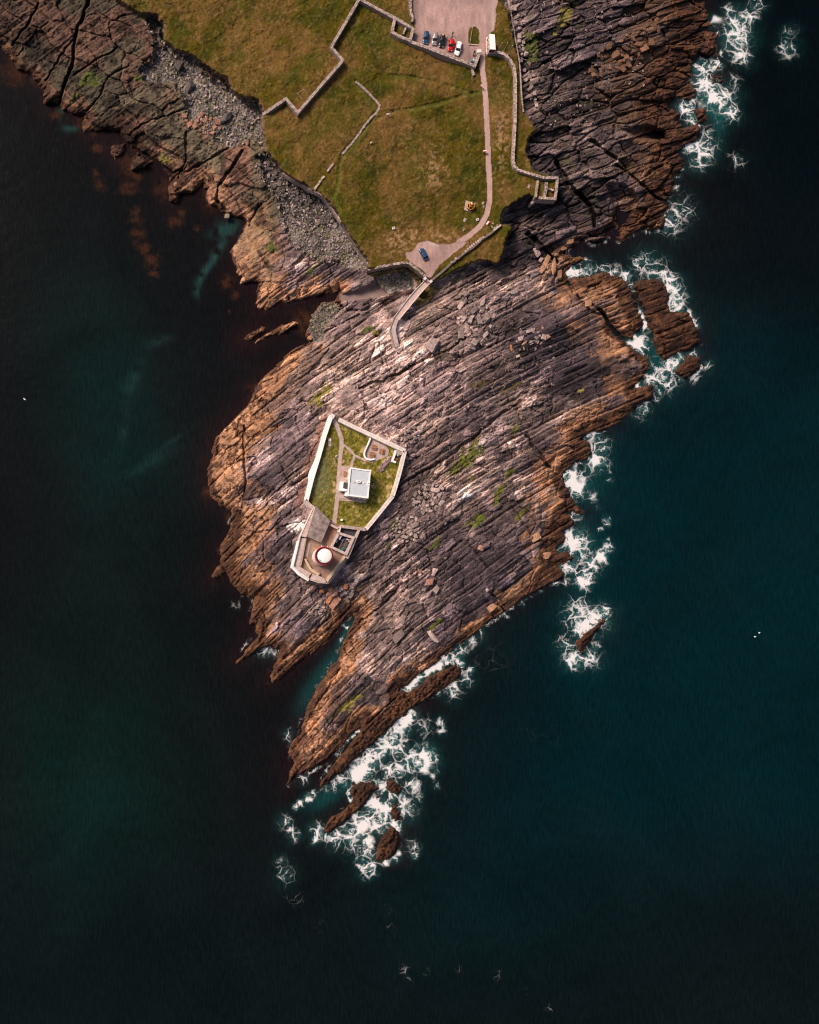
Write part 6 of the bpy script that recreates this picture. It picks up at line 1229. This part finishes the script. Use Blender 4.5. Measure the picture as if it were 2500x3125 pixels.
# loose stones nobody could count: one mesh
rd = np.random.RandomState(5)
def rubble(name, polys, n, s0, s1, mats, seed, dens=None):
    rd = random.Random(seed); mb = MB(); done = 0; tries = 0
    shp = []
    for i in range(10):
        bm = bmesh.new()
        for _ in range(9): bm.verts.new(Vector((rd.gauss(0,1), rd.gauss(0,1), rd.gauss(0,.8))).normalized())
        r = bmesh.ops.convex_hull(bm, input=bm.verts); bm.verts.ensure_lookup_table(); bm.verts.index_update(); shp.append(([v.co.copy() for v in bm.verts], [tuple(v.index for v in f.verts) for f in bm.faces])); bm.free()
    for poly in polys:
        xs = [p[0] for p in poly]; ys = [p[1] for p in poly]; A = abs(sum(poly[i][0]*poly[(i+1) % len(poly)][1]-poly[(i+1) % len(poly)][0]*poly[i][1] for i in range(len(poly))))/2
        m = int(n*A); xx = np.array([rd.uniform(min(xs), max(xs)) for _ in range(m*4)]); yy = np.array([rd.uniform(min(ys), max(ys)) for _ in range(m*4)]); ok = inpoly(xx, yy, poly); c = 0
        for x, y in zip(xx[ok], yy[ok]):
            if c >= m: break
            z = zg(x, y)
            if z < -.1: continue
            c += 1; k = mpp(z); s_ = (s0+(s1-s0)*rd.random()**3)*k/2; e = rd.uniform(.7, 1.4); p = P(x, y, z+s_*.3); a = rd.uniform(0, 6.28); ca, sa = math.cos(a), math.sin(a); vs, fs = shp[rd.randrange(10)]
            mb.add([(p[0]+(v.x*e*ca-v.y/e*sa)*s_, p[1]+(v.x*e*sa+v.y/e*ca)*s_, p[2]+v.z*s_*.7) for v in vs], fs, rd.randrange(len(mats)))
    return tag(mb.build(name, mats), kind='stuff')
tag(rubble('shingle', [BEACH[0]], .020, 4, 13, ['b_dark','b_grey','b_olive'], 21), 'loose grey shingle and cobbles under the north western cliff', 'shingle')
tag(rubble('shingle', [[p for p in BEACH[1] if p[1] < 700]], .024, 5, 15, ['b_dark','b_dark','b_dark','b_grey'], 22), 'dark wet cobbles below the upper part of the western cliff wall', 'shingle')
tag(rubble('shingle', [[(850,650),(1040,690),(1061,719),(1087,755),(1122,800),(1116,818),(1050,812),(985,800),(925,770),(880,740),(860,690)]], .024, 3, 10, ['b_olive','b_grey','b_grey'], 28), 'pale cobbles and shingle below the lower end of the western cliff', 'shingle')
tag(rubble('shingle', [BEACH[2]], .040, 2.5, 6, ['b_grey','b_dark'], 23), 'fine grey shingle in the cove beside the footbridge', 'shingle')
tag(rubble('shingle', [BEACH[3]], .022, 4, 10, ['b_olive','b_dark'], 24), 'wet olive cobbles in the gully west of the bridge', 'shingle')
head = [(1010,1080),(1200,1070),(1400,900),(1600,880),(1700,1000),(1700,1200),(1500,1500),(1350,1750),(1200,1880),(1130,1800),(1260,1520),(1240,1340),(1050,1250)]
tag(rubble('rubble', [head], .0042, 3, 10, ['b_grey','b_grey','b_dark'], 25), 'loose slate rubble scattered over the bedrock of the headland', 'rubble')
tag(rubble('rubble', [[(1600,0),(1760,0),(2000,60),(1980,260),(1820,330),(1700,500),(1660,420),(1620,250)]], .0052, 3, 11, ['b_brown','b_dark','b_grey'], 26), 'loose rubble scattered over the north eastern shore rocks', 'rubble')
tag(rubble('rubble', [ell(1010,1815,90,45,-15),ell(1300,1520,70,60,0),ell(1240,1610,60,60,0),ell(1450,980,70,100,20)], .010, 3, 9, ['b_grey','b_grey','b_dark'], 27), 'small broken stones around the boulder piles', 'rubble')

# navigation buoy on its plinth
zb = zg(1433,630); q = world([(1422,611),(1453,620),(1446,650),(1417,640)], zb+.3)
pl_ = MB(); pl_.prism(q, zb-.6, zb+.25); tag(pl_.build('concrete_plinth', 'coping'), 'square pale concrete plinth under the orange buoy in the field', 'plinth')
q = world([(1434,647),(1448,651),(1447,656),(1440,657)], zb+.1); s_ = MB(); s_.prism(q, zb-.4, zb+.08); tag(s_.build('stone_step', 'concrete'), 'grey step below the pale buoy plinth', 'step')
bl = Vector(P(1434.5,633,zb+.25)); bu = empty('navigation_buoy', bl, 'orange and black navigation buoy standing on a pale plinth beside the lane', 'buoy')
up_ = Vector((.0, .0, 1))
mb = MB(); mb.lathe(bl, [(.5,0),(1.15,.25),(1.3,.6),(1.3,1.0),(1.15,1.15)], 28); mb.build('hull', 'black', bu, smooth=True)
mb = MB(); mb.torus(bl+Vector((0,0,1.15)), 1.22, .13, 32, 8); mb.build('fender_ring', 'orange', bu, smooth=True)
for k in range(4):
    a = math.pi/4+k*math.pi/2; mb = MB(); mb.tube(bl+Vector((1.1*math.cos(a),1.1*math.sin(a),1.15)), bl+Vector((.38*math.cos(a),.38*math.sin(a),2.9)), .12, 8); mb.build('cage_leg', 'orange', bu)
mb = MB(); mb.torus(bl+Vector((0,0,2.1)), .72, .09, 24, 6); mb.torus(bl+Vector((0,0,2.85)), .42, .09, 24, 6); mb.build('cage_ring', 'orange', bu, smooth=True)
mb = MB(); mb.lathe(bl+Vector((0,0,2.9)), [(.4,0),(.4,.35),(.28,.5)], 16); mb.build('lantern_base', 'white', bu)
mb = MB(); mb.lathe(bl+Vector((0,0,3.4)), [(.22,0),(.22,.4),(.1,.5)], 14); mb.build('lantern', 'black', bu)
mb = MB()
for k in range(3): mb.box(bl+Vector((.25-.25*k,.1,3.15)), (.1,.5,.5), .4)
mb.build('solar_panel', 'white', bu)
t = empty('mooring_anchor', P(1441,642,zb+.25), 'small dark anchor with red fittings at the foot of the buoy plinth', 'anchor'); mb = MB(); mb.torus(t.location+Vector((0,0,.2)), .42, .09, 18, 6); mb.build('ring', 'black', t); mb = MB(); mb.tube(t.location+Vector((-.7,.1,.15)), t.location+Vector((.8,-.3,.15)), .09, 6); mb.build('stock', 'red', t)
# field signpost
z = zg(1187,352); p = Vector(P(1187,361,z)); t = empty('wooden_marker', p, 'pale wooden T shaped marker post alone in the middle of the field', 'marker post')
mb = MB(); mb.tube(p-Vector((0,0,.3)), p+Vector((.3,.9,2.4)), .12, 8); mb.build('post', 'coping', t); mb = MB(); mb.box(p+Vector((-.55,.75,1.3)), (1.1,.5,.12), .2); mb.build('board', 'coping', t)
# goal frame
z = zg(925,290); pts_ = [P(908,285,z+1.4), P(928,272.6,z+1.4), P(943,290,z+.1), P(926,308.5,z+.1), P(906,292,z+.1)]
t = empty('metal_frame', P(920,290,z), 'thin pale goal shaped metal frame on the grass inside the wall bend', 'frame')
for a, b in ((0,1),(1,2),(0,3),(0,4)): mb = MB(); mb.tube(pts_[a], pts_[b], .06, 6); mb.build('bar', 'coping', t)
pa, pb2 = P(931,273,z+1.4), P(936,281,z+.2); mb = MB(); mb.tube(pa, pb2, .05, 6); mb.build('strut', 'coping', t)
def whitestone(px, py, sz, label, nm='white_stone', hole=False):
    z = zg(px, py); t = empty(nm, P(px, py, z), label, 'stone block'); k = sz*mpp(z); mb = MB(); mb.box(t.location+Vector((0,0,.15)), (k,k*.9,.5), .2, taper=.9); mb.build('block', 'white2', t)
    mb = MB(); mb.lathe(t.location+Vector((.02,.02,.4)), [(k*.22,0),(k*.2,.04)], 12); mb.build('socket', 'dark', t)
whitestone(1457,671,8,'white square block with a dark socket left of the lane bend'); whitestone(1201,697,9,'flat pale block alone in the grass above the turning area'); whitestone(1133,436,5,'small pale block in the middle of the western field')
for (x, y, s_, lb) in [(1415,702,8,'pale angular stone in the grass above the lane bend'),(1474,620,8,'grey stone at the lane edge right of the buoy'),(1476,630,7,'second grey stone just below on the same lane edge'),(1614,570,10,'pinkish pale boulder in the grass west of the ruin'),(1418,672,10,'long thin pale stone above the lane bend')]:
    boulder(x, y, s_*1.3, s_*.8, 1.0, 'b_grey', lb, None, int(x) % 14, name='field_stone')
scatter(ell(1508,690,16,14,0), 8, 4, 8, 'coping', 'small pale stone in the cluster beside the lower information board', 'pale stones beside the lower information board', None, 1.5, 31, name='field_stone')
scatter([(1590,440),(1602,440),(1560,0),(1550,0)], 0, 4, 8, 'coping', 'x', 'x', None, 1.5, 31)

# gulls over the sea
def gull(px, py, z, rz, label, span=1.35):
    t = empty('gull', P(px, py, z), label, 'bird', None, rz)
    lp(t, 'body', 'white', lambda m_: m_.add([(.30,0,0),(.16,.06,.02),(.16,-.06,.02),(.16,0,.07),(.16,0,-.05),(-.14,.07,.01),(-.14,-.07,.01),(-.14,0,.08),(-.14,0,-.06),(-.34,.05,.01),(-.34,-.05,.01)], [(0,3,1),(0,2,3),(0,1,4),(0,4,2),(1,3,7,5),(3,2,6,7),(2,4,8,6),(4,1,5,8),(5,7,9),(7,6,10),(7,10,9),(5,9,8),(8,9,10),(8,10,6)]), False)
    for s_ in (-1, 1):
        w = lp(t, 'wing', 'white', lambda m_: m_.add([(.10,s_*.05,.04),(.14,s_*.36,.10),(-.04,s_*span/2,.06),(-.09,s_*.36,.09),(-.08,s_*.05,.03),(.10,s_*.05,.01),(.14,s_*.36,.08),(-.09,s_*.36,.07),(-.08,s_*.05,.0)], [(0,1,3,4),(1,2,3),(5,8,7,6),(6,7,2),(0,5,6,1),(4,3,7,8),(1,6,2),(3,2,7)]))
        lp(w, 'wing_tip', 'black', lambda m_: m_.add([(.03,s_*(span/2-.14),.09),(-.045,s_*(span/2+.01),.065),(-.07,s_*(span/2-.14),.085),(.0,s_*(span/2-.1),.06)], [(0,1,2),(0,3,1),(2,1,3),(0,2,3)]))
gull(75, 1218, 30, .8, 'lone white gull over the dark water at the far left', .95)
gull(2317, 1931, 8, 2.0, 'brighter of the two white gulls over the dark water at the far right', .7)
gull(2304, 1943, 12, 1.6, 'fainter white gull just lower left of the brighter one', .45)
